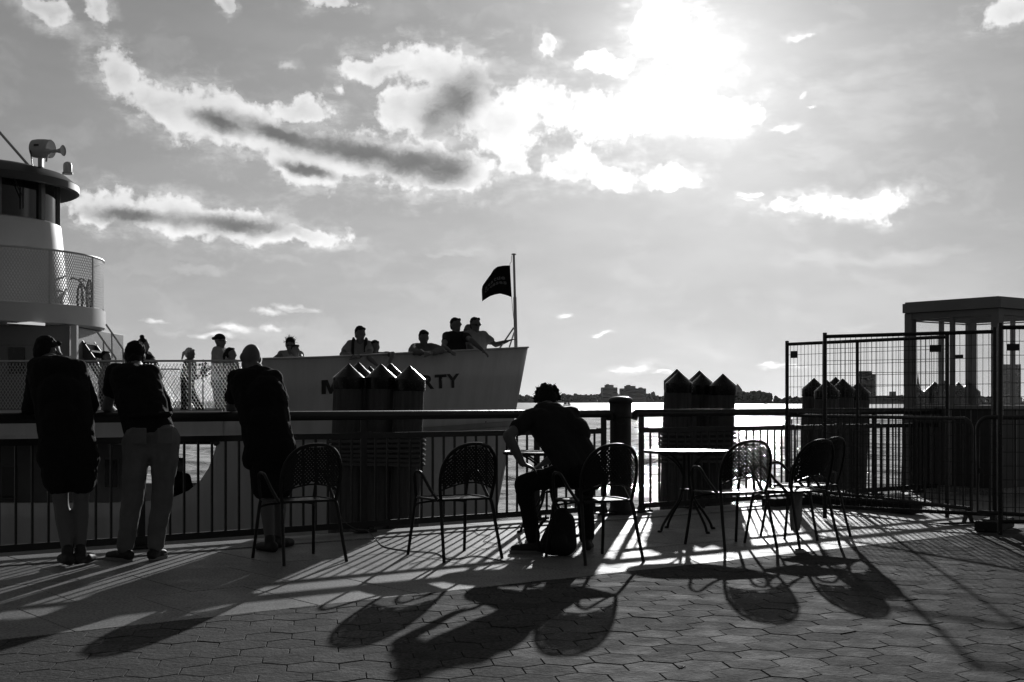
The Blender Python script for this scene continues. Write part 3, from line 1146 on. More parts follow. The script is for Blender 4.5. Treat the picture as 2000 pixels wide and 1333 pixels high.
FA, FB = Vector((3.145, 14.93, 0)), Vector((4.396, 13.19, 0))
fence_panel('wire fence panel with small plates, farther of the two overlapping panels', FA, FB, 1.85, (0, 0.47, 1), [(0.055, 1.73, 0.10, 0.08)], (True, False))
fence_panel('wire fence panel with a plate, nearer of the two overlapping panels', (3.151, 13.15, 0), (4.511, 12.2, 0), 1.85, (0, 1), [(0.67, 1.705, 0.11, 0.068)], (False, True))
fence_panel('wire fence panel cut by the right edge of the picture', (4.31, 11.52, 0), (6.2, 11.25, 0), 1.85, (0, 0.5, 1), [(0.055, 1.675, 0.11, 0.06)], (False, True))


def barrier(label, A, B, zt, feet):
    A, B = Vector(A), Vector(B)
    r = thing('crowd_barrier', label, 'barrier', A, group='steel crowd barriers')
    ax = (B - A)
    L = ax.length
    ax.normalize()
    up = Vector((0, 0, 1))
    c = 0.11
    zb_ = 0.16
    pts = [A + up * zb_]
    for k in range(6):
        a = math.pi - math.pi / 2 * k / 5
        pts.append(A + ax * (c + c * math.cos(a)) + up * (zt - c + c * math.sin(a)))
    for k in range(6):
        a = math.pi / 2 - math.pi / 2 * k / 5
        pts.append(B + ax * (-c + c * math.cos(a)) + up * (zt - c + c * math.sin(a)))
    pts.append(B + up * zb_)
    MB().tube(pts, 0.021, 10, closed=True).build('frame', MATS['galvanised'], r)
    n = int(L / 0.115)
    for k in range(1, n):
        p = A + ax * (L * k / n)
        MB().tube([p + up * zb_, p + up * (zt - (0.0 if 0.12 < L * k / n < L - 0.12 else 0.05))], 0.0085, 6).build('bar', MATS['galvanised'], r)
    side = Vector((-ax.y, ax.x, 0))
    for p in feet:
        q = A + ax * (L * p)
        m = MB()
        m.bar(q + side * 0.30 + up * 0.02, q - side * 0.30 + up * 0.02, 0.07, 0.014)
        m.bar(q + side * 0.05 + up * 0.02, q + up * zb_, 0.05, 0.014)
        m.bar(q - side * 0.05 + up * 0.02, q + up * zb_, 0.05, 0.014)
        m.build('foot', MATS['galvanised'], r)
    MB().box(A + ax * 0.02 + up * 0.55, (0.03, 0.03, 0.05), 0).build('hook', MATS['galvanised'], r)
    return r


barrier('long steel crowd barrier with close bars in front of the wire fence', (3.30, 15.7, 0), (4.44, 12.62, 0), 1.03, (0.12, 0.985))
barrier('steel crowd barrier cut by the right edge of the picture', (4.37, 12.25, 0), (6.2, 10.6, 0), 1.05, (0.06, 0.94))
bm_ = thing('timber_beam', 'low dark timber beam lying along the foot of the barrier', 'beam', G(1590, 986))
MB().bar(G(1590, 984) + Vector((0, 0, 0.07)), G(1790, 1006) + Vector((0, 0, 0.07)), 0.16, 0.12).build('beam', MATS['timber'], bm_)
MB().box(G(1640, 990) + Vector((0, 0, 0.155)), (0.10, 0.20, 0.04), R(-30), 0.006).build('bracket', MATS['galvanised'], bm_)

# ------------------------------------------------------------------ ticket kiosk
kio = thing('kiosk', 'glazed ticket kiosk with flat overhanging roof behind the fence', 'kiosk', (6.17, 16.6, 0))
KC = Vector((6.17, 16.6, 0))
KL, KD = 1.29, 1.43
kp = lambda a, b_, z=0.0: KC + nv * a + dv * b_ + Vector((0, 0, z))     # a: along the left face, b: along the right face
zs, zw = 1.10, 2.30
up = Vector((0, 0, 1))
corners = [(0, 0), (KL, 0), (KL, KD), (0, KD)]
for (a, b_) in corners:
    MB().box(kp(a, b_, 1.20), (0.11, 0.11, 2.37), TH, 0.008).build('corner_post', MATS['kiosk_grey'], kio)
for i in range(4):
    a0, b0 = corners[i]
    a1, b1 = corners[(i + 1) % 4]
    e = Vector((a1 - a0, b1 - b0, 0))
    L = e.length
    ex, ey = e.x / L, e.y / L
    q = lambda s, z: kp(a0 + ex * s, b0 + ey * s, z)
    MB().bar(q(0.056, zs / 2), q(L - 0.056, zs / 2), 0.06, zs).build('wall_panel', MATS['kiosk_base'], kio)
    for k in range(1, 4):
        s_ = 0.056 + (L - 0.112) * k / 4
        MB().bar(q(s_, 0.10), q(s_, zs - 0.01), 0.075, 0.022, up=(ex * nv.x + ey * dv.x, ex * nv.y + ey * dv.y, 0)).build('cover_strip', MATS['kiosk_grey'], kio)
    MB().bar(q(0.056, zs + 0.022), q(L - 0.056, zs + 0.022), 0.12, 0.04).build('sill', MATS['kiosk_grey'], kio)
    MB().bar(q(0.056, zw + 0.04), q(L - 0.056, zw + 0.04), 0.08, 0.08).build('lintel', MATS['kiosk_grey'], kio)
    nm = 1 if L < 1.6 else 2
    cuts = [0.056] + [L * (k + 1) / (nm + 1) for k in range(nm)] + [L - 0.056]
    for k in range(nm):
        s = cuts[k + 1]
        MB().bar(q(s, zs + 0.043), q(s, zw - 0.001), 0.055, 0.05, up=(ex * nv.x + ey * dv.x, ex * nv.y + ey * dv.y, 0)).build('mullion', MATS['kiosk_grey'], kio)
    for k in range(nm + 1):
        s0, s1 = cuts[k] + 0.02, cuts[k + 1] - 0.02
        zc, hh = (zs + 0.043 + zw) / 2, zw - zs - 0.045
        fo = MB()
        for (sa, za, sb, zb2) in ((s0, zs + 0.06, s1, zs + 0.06), (s0, zw - 0.02, s1, zw - 0.02)):
            fo.bar(q(sa, za), q(sb, zb2), 0.02, 0.016)
        for sa in (s0, s1):
            fo.bar(q(sa, zs + 0.046), q(sa, zw - 0.003), 0.022, 0.016)
        fo = fo.build('window', MATS['kiosk_grey'], kio)
        MB().bar(q(s0, zc), q(s1, zc), 0.006, hh - 0.01).build('pane', MATS['window_glass'], fo)
rf = MB()
rf.prism([kp(-0.11, -0.10, 2.385), kp(KL + 0.055, -0.10, 2.385), kp(KL + 0.055, KD + 0.13, 2.385), kp(-0.11, KD + 0.13, 2.385)][::-1], (0, 0, 0.125))
rf.build('roof', MATS['kiosk_grey'], kio)
MB().prism([kp(-0.05, -0.05, 2.512), kp(KL + 0.05, -0.05, 2.512), kp(KL + 0.05, KD + 0.05, 2.512), kp(-0.05, KD + 0.05, 2.512)][::-1], (0, 0, 0.02)).build('roof_sheet', MATS['kiosk_grey'], kio)
MB().prism([kp(-0.06, -0.06, 0.0), kp(KL + 0.06, -0.06, 0.0), kp(KL + 0.06, KD + 0.06, 0.0), kp(-0.06, KD + 0.06, 0.0)][::-1], (0, 0, 0.09)).build('plinth', MATS['strip_stone'], kio)
MB().bar(kp(KL * 0.45, -0.036, 1.78), kp(KL * 0.36, -0.036, 1.78), 0.004, 0.05).build('sticker', MATS['sign_plate'], kio)

# ------------------------------------------------------------------ loose things on the ground
cb = thing('power_cord', 'thin power cord running from the rail post base across the stone slabs', 'cord', G(720, 1046))
up3 = Vector((0, 0, 0.006))
MB().tube(spline([PX(664, 1008, 11.6), PX(678, 1024, 11.6), PX(697, 1034, 11.6), G(716, 1047) + Vector((0, 0, 0.05)), G(735, 1056) + up3, G(752, 1070) + up3, G(800, 1078) + up3, G(850, 1082) + up3, G(880, 1094) + up3, G(930, 1088) + up3, G(985, 1098) + up3], 6), 0.005, 6).build('cord', MATS['cable'], cb)
cb2 = thing('loose_wire', 'tangled thin wire lying on the slabs behind the empty armchair', 'wire', G(930, 1040))
MB().tube(spline([G(925, 1032) + up3, G(934, 1045) + up3, G(958, 1048) + up3, G(945, 1058) + up3, G(975, 1066) + up3, G(940, 1076) + up3, G(905, 1092) + up3, G(860, 1090) + up3, G(800, 1104) + up3], 6), 0.003, 6).build('wire', MATS['cable'], cb2)
rag = thing('cloth_strip', 'pale cloth strip hanging from a chair seat beside the fence', 'cloth', (2.32, 11.0, 0.1))
m = MB()
vv, ff = [], []
for i in range(9):
    z = 0.44 - 0.042 * i
    for j in range(4):
        vv.append(PX(1549 + j * 7 - i * 0.9 + 2 * math.sin(i * 0.9 + j), 0, 11.05) * 1.0)
        vv[-1].z = z
        vv[-1].y = 11.05 + 0.02 * math.sin(j * 1.7 + i * 0.6)
for i in range(8):
    for j in range(3):
        ff.append((4 * i + j, 4 * i + j + 1, 4 * i + j + 5, 4 * i + j + 4))
m.add(vv, ff)
o = m.build('cloth', MATS['light_cloth'], rag, smooth=True)
sd = o.modifiers.new('thick', 'SOLIDIFY')
sd.thickness = 0.004

for (px, py, w, h, a, lab) in ((1333, 1304, 0.03, 0.012, 20, 'small white paper scrap lying on the hexagonal paving'), (1662, 1303, 0.022, 0.007, -10, 'tiny pale straw piece on the paving near the right')):
    ps = thing('paper_scrap', lab, 'litter', G(px, py))
    c = G(px, py)
    m = MB()
    vv = []
    for i in range(4):
        for j in range(3):
            u, v = (i / 3 - 0.5) * w, (j / 2 - 0.5) * h
            q = Matrix.Rotation(R(a), 3, 'Z') @ Vector((u, v, 0))
            vv.append(c + q + Vector((0, 0, 0.004 + 0.004 * math.sin(i * 1.9 + j))))
    m.add(vv, [(3 * i + j, 3 * i + 3 + j, 3 * i + 4 + j, 3 * i + j + 1) for i in range(3) for j in range(2)])
    o = m.build('scrap', MATS['sail'], ps)
    o.modifiers.new('thick', 'SOLIDIFY').thickness = 0.001

# ------------------------------------------------------------------ the ferry
YC = 22.4                                              # centre line of the boat
ferry = thing('ferry', 'white passenger ferry with tall bow and round pilothouse lying behind the railing', 'ferry', (-6.0, YC, WZ))
# top and bottom outline of the near side, from aft to the stem: X, Y, Z of the rail; X, Y of the foot
OUT = [(-20.0, 19.82, 1.05, -20.0, 20.1), (-4.6, 19.82, 1.80, -4.8, 20.1), (-3.8, 19.87, 1.84, -4.1, 20.22), (-2.87, 20.05, 1.873, -3.3, 20.52),
       (-1.9, 20.50, 1.94, -2.45, 21.02), (-0.95, 21.15, 2.01, -1.65, 21.62), (-0.25, 21.80, 2.07, -1.05, 22.08), (0.275, 22.40, 2.12, -0.62, 22.40)]
ZB = -2.6
top_s = spline([(a, b_, c) for a, b_, c, _, _ in OUT[1:]], 6)
bot_s = spline([(d_, e, ZB) for _, _, _, d_, e in OUT[1:]], 6)


def hull_pt(s, z):
    """s counts along the outline from X=-4.6 to the stem"""
    i = min(int(s), len(top_s) - 2)
    f = s - i
    a = top_s[i].lerp(top_s[i + 1], f)
    c = bot_s[i].lerp(bot_s[i + 1], f)
    k = (z - ZB) / (a.z - ZB)
    e = k ** 1.25 if k > 0 else k                       # slight flare
    return Vector((c.x + (a.x - c.x) * k, c.y + (a.y - c.y) * e, z))


def mirror(p):
    return Vector((p.x, 2 * YC - p.y, p.z))


NZ = 9
th = 0.05
for side in (0, 1):
    m = MB()
    cols = []
    # aft part: low bulwark of the lower deck, rising in a curve to the full height at the front
    aft = [(-20.0, -0.36), (-9.0, -0.36), (-6.2, -0.36), (-5.6, -0.34), (-5.2, -0.28), (-4.95, -0.17), (-4.77, -0.02), (-4.64, 0.17), (-4.56, 0.36), (-4.515, 0.52), (-4.50, 0.66)]
    for X, z1 in aft:
        k0 = 20.1
        cc = []
        for j in range(NZ + 1):
            z = ZB + (z1 - ZB) * j / NZ
            k = (z - ZB) / (1.80 - ZB)
            cc.append(Vector((X, k0 + (19.82 - k0) * k ** 1.25, z)))
        cols.append(cc)
    for s_ in range(0, len(top_s)):
        zt = top_s[s_].z
        if top_s[s_].x < -4.40:
            continue
        if top_s[s_].x < -3.86:
            zt = 1.075
        cc = [hull_pt(min(s_, len(top_s) - 1.0001), ZB + (zt - ZB) * j / NZ) for j in range(NZ + 1)]
        cols.append(cc)
    # step from the rail opening to the raised bulwark
    vs_ = [p for c in cols for p in c]
    if side:
        vs_ = [mirror(p) for p in vs_]
    n1 = NZ + 1
    fs_ = []
    for i in range(len(cols) - 1):
        for j in range(NZ):
            q = (i * n1 + j, (i + 1) * n1 + j, (i + 1) * n1 + j + 1, i * n1 + j + 1)
            fs_.append(q if not side else q[::-1])
    m.add(vs_, fs_)
    o = m.build('hull_side', MATS['hull_white'], ferry, smooth=40)
    sd = o.modifiers.new('plate', 'SOLIDIFY')
    sd.thickness = 0.06
    sd.offset = -1
    # capping rail on top of the bulwark
    cap = [top_s[i] for i in range(len(top_s)) if top_s[i].x > -3.86]
    if side:
        cap = [mirror(p) for p in cap]
    MB().tube([p + Vector((0, 0, 0.006)) for p in cap], 0.028, 8, flat=0.55).build('cap_rail', MATS['hull_white'], ferry)
    # edge of the main deck above the open lower deck
    yb_ = 19.835 if not side else 2 * YC - 19.835
    MB().bar((-20, yb_ + (0.03 if not side else -0.03), 0.862), (-4.405, yb_ + (0.03 if not side else -0.03), 0.862), 0.06, 0.41).build('deck_edge', MATS['hull_white'], ferry)
    MB().bar((-20, yb_ - (0.02 if not side else -0.02), 0.655), (-4.52, yb_ - (0.02 if not side else -0.02), 0.655), 0.05, 0.05).build('rubbing_strake', MATS['hull_white'], ferry)
# deck of the bow and main deck
dk = MB()
pl = [Vector((-20, 19.92, 0))] + [Vector((p.x, p.y + 0.12, 0)) for p in top_s if p.x < 0.1]
pl = pl + [mirror(p) for p in reversed(pl)]
dz_ = lambda X: 0.62 + 0.06 * max(0, X + 4)
dk.add([Vector((p.x, p.y, dz_(p.x))) for p in pl] + [Vector((p.x, p.y, dz_(p.x) - 0.08)) for p in pl], [tuple(range(len(pl))), tuple(range(2 * len(pl) - 1, len(pl) - 1, -1))])
dk.build('main_deck', MATS['deck_grey'], ferry)
MB().box((-12.3, YC, -0.95), (15.4, 4.6, 0.08)).build('lower_deck', MATS['deck_grey'], ferry)
MB().box((-4.42, YC, -0.2), (0.06, 4.5, 1.56)).build('bulkhead', MATS['ferry_white'], ferry)


def mesh_screen(name, surf, lo, hi, nrm, pitch=0.052, w=0.013, parent=ferry):
    """expanded-metal screen: two families of slanted strips"""
    m = lattice(lambda u, v: lo[0] <= u <= hi[0] and lo[1] <= v <= hi[1], surf, lo, hi, pitch, w, 0.003, nrm, slope=0.62, step=(hi[1] - lo[1]) / 3)
    o = m.build(name, MATS['ferry_white'], parent)
    o['kind'] = 'stuff'
    return o


# rail with mesh on the main deck, near and far side
for side in (0, 1):
    yv = 19.86 if not side else 2 * YC - 19.86
    sgn = -1 if not side else 1
    mesh_screen('mesh_screen', lambda u, v, yv=yv: Vector((u, yv, v)), (-9.5, 1.085), (-3.87, 1.775), lambda u, v: Vector((0, sgn, 0)), w=0.0095 if not side else 0.007)
    MB().tube([(-14, yv, 1.795), (-3.86, yv, 1.815)], 0.016, 8).build('top_rail', MATS['ferry_white'], ferry)
    for X in (-9.3, -8.1, -6.9, -5.9, -4.9, -3.98):
        MB().bar((X, yv, 1.0), (X, yv, 1.79), 0.04, 0.03, up=(0, 1, 0)).build('rail_post', MATS['ferry_white'], ferry)

# ship's name: each letter stands on the plating
name_x = {'M': (628, 664), 'I': (668, 676), 'S': (680, 702), 'S2': (705, 727), 'L': (742, 760), 'I2': (764, 772), 'B': (776, 797), 'E': (801, 820), 'R': (824, 848), 'T': (849, 872), 'Y': (872, 897)}
FONT = {}


def glyph(ch, name):
    cu = bpy.data.curves.new('glyph', 'FONT')
    cu.body = ch
    cu.size = 1.0
    cu.offset = 0.032
    cu.resolution_u = 3
    to = bpy.data.objects.new('glyph', cu)
    col.objects.link(to)
    dg = bpy.context.evaluated_depsgraph_get()
    me = bpy.data.meshes.new_from_object(to.evaluated_get(dg))
    bpy.data.objects.remove(to)
    me.name = name
    return me


M_POLY = [(0, 0), (0.24, 0), (0.24, 0.66), (0.43, 0), (0.57, 0), (0.76, 0.66), (0.76, 0), (1, 0), (1, 1), (0.66, 1), (0.5, 0.42), (0.34, 1), (0, 1)]


def place_glyph(ch, surf, p_mat, parent, name, lift):
    """map a flat glyph to a curved surface: surf(u, v) with u, v in 0..1 of the letter's box, both bulged by lift"""
    if ch == 'M':
        me = bpy.data.meshes.new(name)
        me.from_pydata([(x, y, 0) for x, y in M_POLY], [], [tuple(range(len(M_POLY)))])
    else:
        me = glyph(ch, name)
    xs = [v.co.x for v in me.vertices]
    ys_ = [v.co.y for v in me.vertices]
    x0, x1, y0, y1 = min(xs), max(xs), min(ys_), max(ys_)
    inv = ROOTM[root_of(parent).name]
    bm = bmesh.new()
    bm.from_mesh(me)
    bmesh.ops.triangulate(bm, faces=bm.faces)
    bmesh.ops.subdivide_edges(bm, edges=[e for e in bm.edges if e.calc_length() > 0.3], cuts=1)
    for v in bm.verts:
        v.co = inv @ surf((v.co.x - x0) / max(1e-6, x1 - x0), (v.co.y - y0) / max(1e-6, y1 - y0))
    bm.to_mesh(me)
    bm.free()
    o = link_mesh(name, me, p_mat, parent)
    return o


# solve pixel -> hull parameter
def hull_at(px, py):
    lo, hi = 0.0, len(top_s) - 1.001
    s_ = 10.0
    z = 1.5
    for it in range(40):
        lo_, hi_ = 0.0, len(top_s) - 1.001
        for k in range(40):
            s_ = (lo_ + hi_) / 2
            p = hull_pt(s_, z)
            if CX + F * p.x / p.y < px:
                lo_ = s_
            else:
                hi_ = s_
        p = hull_pt(s_, z)
        z = H + (HY - py) / F * p.y
    return hull_pt(s_, z)


hs = ferry.children[0]
for key, (xa, xb) in name_x.items():
    def surf(u, v, xa=xa, xb=xb):
        x = xa + (xb - xa) * u
        yb2 = 770.5 - (x - 628) * (770.5 - 757.5) / (897 - 628)
        p = hull_at(x, yb2 - 27.5 * v)
        return p + Vector((0.002, -0.012, 0.0))
    place_glyph(key[0], surf, MATS['letter_blue'], hs, 'letter', 0)

# anchor pocket / draught marks stay out; flagstaff at the bow
fp_b, fp_t = PX(1008, 684, 22.25), PX(1003.5, 498, 22.25)
MB().tube([fp_b - Vector((0, 0, 0.1)), fp_b.lerp(fp_t, 0.55), fp_b.lerp(fp_t, 0.56), fp_t], [0.032, 0.03, 0.022, 0.02], 10).build('flagstaff', MATS['ferry_white'], ferry)
stf = ferry.children[-1]
MB().lathe([(0.04, 0.0), (0.045, 0.012), (0.03, 0.02)], 10, fp_t).build('truck', MATS['ferry_white'], stf)
MB().tube([PX(1003, 641, 22.2), PX(975, 682, 21.9)], 0.014, 8).build('stay', MATS['ferry_white'], stf)
MB().tube([PX(1004, 650, 22.3), PX(994, 681, 22.6)], 0.014, 8).build('stay', MATS['ferry_white'], stf)
MB().tube(spline([PX(999.5, 499, 22.22), PX(998.5, 512, 22.2), PX(996, 519, 22.2), PX(998, 560, 22.2), PX(1000, 590, 22.2), PX(1005, 640, 22.2)], 5), 0.004, 5).build('halyard', MATS['ferry_dark'], stf)

# flag blowing to the left
flag = thing('flag', 'small black flag with grey lettering blowing from the bow staff', 'flag', PX(998, 550, 22.2))
top_e = [(996, 519), (985, 519), (972, 521), (964, 527), (958, 537), (950, 548), (943, 558), (941, 566)]
bot_e = [(999.5, 581), (989, 577), (977, 574), (966, 576), (957, 579), (949, 584), (944, 587), (942, 589)]
NU, NV = 8, 7


def flag_pt(u, v):
    k = u * (NU - 1)
    i = min(int(k), NU - 2)
    f = k - i
    tx = [top_e[i][j] + (top_e[i + 1][j] - top_e[i][j]) * f for j in (0, 1)]
    bx = [bot_e[i][j] + (bot_e[i + 1][j] - bot_e[i][j]) * f for j in (0, 1)]
    x, y = bx[0] + (tx[0] - bx[0]) * v, bx[1] + (tx[1] - bx[1]) * v
    return PX(x, y, 22.2 + 0.10 * math.sin(u * 7.0 + v * 1.2) * u)


m = MB()
nu, nv_ = 24, 12
m.add([flag_pt(i / nu, j / nv_) for i in range(nu + 1) for j in range(nv_ + 1)],
      [(i * (nv_ + 1) + j, (i + 1) * (nv_ + 1) + j, (i + 1) * (nv_ + 1) + j + 1, i * (nv_ + 1) + j + 1) for i in range(nu) for j in range(nv_)])
fo = m.build('cloth', MATS['flag_cloth'], flag, smooth=True)
sd = fo.modifiers.new('thick', 'SOLIDIFY')
sd.thickness = 0.006
sd.offset = 0
for word, u0, u1, v0, v1 in (('Statue', 0.76, 0.13, 0.52, 0.66), ('Cruises', 0.76, 0.10, 0.36, 0.49)):
    n = len(word)
    for k, ch in enumerate(word):
        a = u0 + (u1 - u0) * k / n
        b_ = u0 + (u1 - u0) * (k + 0.86) / n
        vt = v1 if ch.isupper() or ch in 't' else v0 + (v1 - v0) * 0.78
        place_glyph(ch, lambda u, v, a=a, b_=b_, v0=v0, vt=vt: flag_pt(a + (b_ - a) * u, v0 + (vt - v0) * v) + Vector((0, -0.007, 0)), MATS['flag_print'], fo, 'letter', 0)

# superstructure aft: deckhouse, bridge deck with mesh rail, round pilothouse
XP, YP = -9.15, 22.0


def arc(r, a0, a1, n, z, cx=XP, cy=YP):
    return [Vector((cx + r * math.cos(a0 + (a1 - a0) * k / n), cy + r * math.sin(a0 + (a1 - a0) * k / n), z)) for k in range(n + 1)]


def stadium(r, z, n=28, back=-20.0):
    """plan of a house with a half-round front towards the bow"""
    return [Vector((back, YP - r, z))] + arc(r, -math.pi / 2, math.pi / 2, n, z) + [Vector((back, YP + r, z))]


def shell(name, levels, material, parent=ferry, capb=True, smooth=40):
    """levels: (radius, z) of stacked stadium outlines"""
    m = MB()
    rings = [stadium(r, z) for r, z in levels]
    n = len(rings[0])
    vs_ = [p for rg in rings for p in rg]
    fs_ = []
    for i in range(len(rings) - 1):
        for k in range(n):
            l = (k + 1) % n
            fs_.append((i * n + k, i * n + l, (i + 1) * n + l, (i + 1) * n + k))
    if capb:
        fs_.append(tuple(range(n - 1, -1, -1)))
        fs_.append(tuple((len(rings) - 1) * n + k for k in range(n)))
    m.add(vs_, fs_)
    return m.build(name, material, parent, smooth=smooth)


# bridge deck: fascia drum
shell('bridge_deck', [(2.14, 2.42), (2.2, 2.45), (2.2, 2.745), (2.17, 2.76)], MATS['ferry_white'])
# its mesh rail
ca = lambda u, v: Vector((XP + 2.17 * math.sin(u / 2.17), YP - 2.17 * math.cos(u / 2.17), v))
mesh_screen('mesh_screen', ca, (-2.0, 2.775), (4.4, 3.59), lambda u, v: Vector((math.sin(u / 2.17), -math.cos(u / 2.17), 0)), w=0.014)
MB().tube([ca(-2.5 + 7.5 * k / 40, 3.61) for k in range(41)], 0.018, 8).build('top_rail', MATS['ferry_white'], ferry)
for u in (-1.2, -0.1, 1.02, 2.12, 3.2, 4.3):
    MB().bar(ca(u, 2.76), ca(u, 3.6), 0.045, 0.02, up=tuple(ca(u, 0) - Vector((XP, YP, 0)))).build('rail_post', MATS['ferry_white'], ferry)
# pilothouse
shell('pilothouse_wall', [(1.62, 2.76), (1.56, 3.2), (1.50, 3.9), (1.47, 4.18), (1.44, 4.20)], MATS['ferry_white'])
shell('window_band', [(1.40, 4.20), (1.40, 4.90)], MATS['dark_glass'])
wb = ferry.children[-1]
for a in (-118, -84, -50, -16, 18, 52):
    p = Vector((XP + 1.42 * math.cos(R(a)), YP + 1.42 * math.sin(R(a)), 0))
    MB().bar(p + Vector((0, 0, 4.195)), p + Vector((0, 0, 4.905)), 0.10, 0.07, up=tuple(p - Vector((XP, YP, 0)))).build('window_post', MATS['house_shade_grey'], wb)
# wiper on the right pane
wa = math.radians(-33)
pw = Vector((XP + 1.44 * math.cos(wa), YP + 1.44 * math.sin(wa), 0))
MB().tube([pw + Vector((-0.12, -0.16, 4.86)), pw + Vector((0, 0.0, 4.5))], 0.01, 5).build('wiper_arm', MATS['ferry_dark'], wb)
MB().bar(pw + Vector((0, 0.0, 4.33)), pw + Vector((0, 0.0, 4.68)), 0.02, 0.02).build('wiper_blade', MATS['ferry_dark'], wb)
shell('roof', [(1.44, 4.86), (1.50, 4.90), (1.73, 4.74), (1.77, 4.76), (1.77, 4.87), (1.58, 5.02), (1.3, 5.10), (0.4, 5.14)], MATS['ferry_roof'])
rfo = ferry.children[-1]
# searchlight and horns on the roof
sl = PX(80, 291, 21.4)
MB().lathe([(0.02, -0.17), (0.09, -0.165), (0.145, -0.13), (0.155, -0.05), (0.155, 0.10), (0.148, 0.12), (0.15, 0.125), (0.15, 0.18), (0.14, 0.19), (0.03, 0.185)], 22, sl, axis=(1, -0.25, -0.06)).build('searchlight', MATS['ferry_white'], ferry)
slo = ferry.children[-1]
MB().bar(sl + Vector((0, 0, -0.13)), sl + Vector((0, 0, -0.30)), 0.09, 0.07, up=(1, 0, 0)).build('bracket', MATS['ferry_white'], slo)
MB().tube([sl + Vector((-0.14, -0.1, -0.02)), sl + Vector((-0.11, -0.12, -0.2)), sl + Vector((-0.1, -0.1, -0.3))], 0.01, 6).build('bracket', MATS['ferry_dark'], slo)
MB().box(sl + Vector((-0.02, -0.15, 0.03)), (0.08, 0.03, 0.03)).build('plate', MATS['ferry_dark'], slo)
hn = PX(100, 296, 21.2)
MB().lathe([(0.035, -0.1), (0.05, -0.04), (0.024, 0.0), (0.026, 0.1), (0.045, 0.17), (0.085, 0.21), (0.09, 0.215), (0.07, 0.2)], 18, hn, axis=(1, -0.2, 0.02)).build('horn', MATS['ferry_white'], ferry)
hno = ferry.children[-1]
MB().tube([hn + Vector((-0.05, 0, 0)), hn + Vector((-0.08, 0, -0.17))], 0.018, 6).build('bracket', MATS['ferry_white'], hno)
dm = PX(132, 341, 21.55)
MB().lathe([(0.085, 0.0), (0.085, 0.03), (0.07, 0.04), (0.07, 0.15), (0.06, 0.185), (0.03, 0.205), (0.005, 0.21)], 16, dm).build('navigation_light', MATS['ferry_white'], ferry)
MB().tube([PX(-40, 214, 21.5), PX(58, 326, 21.5)], 0.022, 8).build('mast_stay', MATS['ferry_white'], ferry)
# deckhouse under the bridge deck
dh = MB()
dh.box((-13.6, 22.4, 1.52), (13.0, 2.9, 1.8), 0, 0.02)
dh.build('deckhouse_wall', MATS['house_shade_grey'], ferry)
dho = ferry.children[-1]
MB().box((-7.95, 20.93, 1.36), (0.62, 0.03, 1.46), 0, 0.006).build('door', MATS['house_shade_grey'], ferry)
dro = ferry.children[-1]
MB().box((-7.93, 20.905, 1.85), (0.26, 0.02, 0.42), 0, 0.004).build('pane', MATS['dark_glass'], dro)
MB().tube([(-7.70, 20.88, 1.35), (-7.62, 20.88, 1.35)], 0.012, 6).build('handle', MATS['galvanised'], dro)
MB().box((-7.0, 20.9, 1.52), (0.09, 0.09, 1.78)).build('pillar', MATS['ferry_white'], ferry)
# strip lamp under the deck head
lm = bpy.data.materials.new('strip_lamp')
lm.use_nodes = True
lb_ = lm.node_tree.nodes['Principled BSDF']
lb_.inputs['Emission Color'].default_value = (1, 1, 1, 1)
lb_.inputs['Emission Strength'].default_value = 0.9
MB().tube([PX(14, 629, 20.35), PX(88, 634, 20.6)], 0.022, 8).build('strip_lamp', lm, ferry)
# companionway stair down to the bow deck
sa, sb = PX(140, 650, 21.6), PX(214, 757, 21.6)
ux = Vector((0, 0.62, 0))
for k in (0, 1):
    MB().bar(sa + ux * k, sb + ux * k, 0.03, 0.16).build('stringer', MATS['ferry_dark'], ferry)
for k in range(7):
    p = sa.lerp(sb, (k + 0.5) / 7)
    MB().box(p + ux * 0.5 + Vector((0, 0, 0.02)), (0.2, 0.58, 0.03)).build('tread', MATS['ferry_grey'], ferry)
for (x0, y0, x1, y1, Y) in ((190, 649, 226, 700, 21.5), (207, 634, 240, 682, 22.2)):
    MB().tube([PX(x0, y0, Y), PX(x1, y1, Y), PX(x1 + 2, y1 + 46, Y)], 0.016, 8).build('stair_rail', MATS['ferry_white'], ferry)
    MB().tube([PX((x0 * 2 + x1) / 3, (y0 * 2 + y1) / 3, Y), PX((x0 * 2 + x1) / 3 + 1, (y0 * 2 + y1) / 3 + 50, Y)], 0.013, 8).build('stair_rail', MATS['ferry_white'], ferry)
# lower deck house: walls with windows, a passage open to the water beyond, gangway rails
def wall_piece(px0, px1, Y, z0=-0.92, z1=0.60, wins=()):
    a, c = (px0 - CX) / F * Y, (px1 - CX) / F * Y
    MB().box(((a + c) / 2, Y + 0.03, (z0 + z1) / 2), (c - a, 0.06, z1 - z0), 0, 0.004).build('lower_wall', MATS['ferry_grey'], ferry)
    w_ = ferry.children[-1]
    for (x0, x1, y0, y1) in wins:
        p, q = PX(x0, y0, Y), PX(x1, y1, Y)
        c_ = (p + q) / 2
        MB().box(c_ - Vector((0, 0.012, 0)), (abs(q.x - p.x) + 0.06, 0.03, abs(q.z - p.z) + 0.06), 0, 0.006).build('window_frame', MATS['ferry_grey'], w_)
        MB().box(c_ - Vector((0, 0.030, 0)), (abs(q.x - p.x), 0.02, abs(q.z - p.z))).build('pane', MATS['dark_glass'], w_)
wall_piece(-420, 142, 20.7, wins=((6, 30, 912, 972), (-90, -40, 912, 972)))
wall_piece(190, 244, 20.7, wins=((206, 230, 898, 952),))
for (x0, y0, x1, y1) in ((176, 992, 236, 982), (176, 1035, 236, 1022), (208, 995, 232, 1020)):
    MB().tube([PX(x0, y0, 20.3), PX(x1, y1, 20.3)], 0.014, 6).build('gangway_rail', MATS['ferry_white'], ferry)
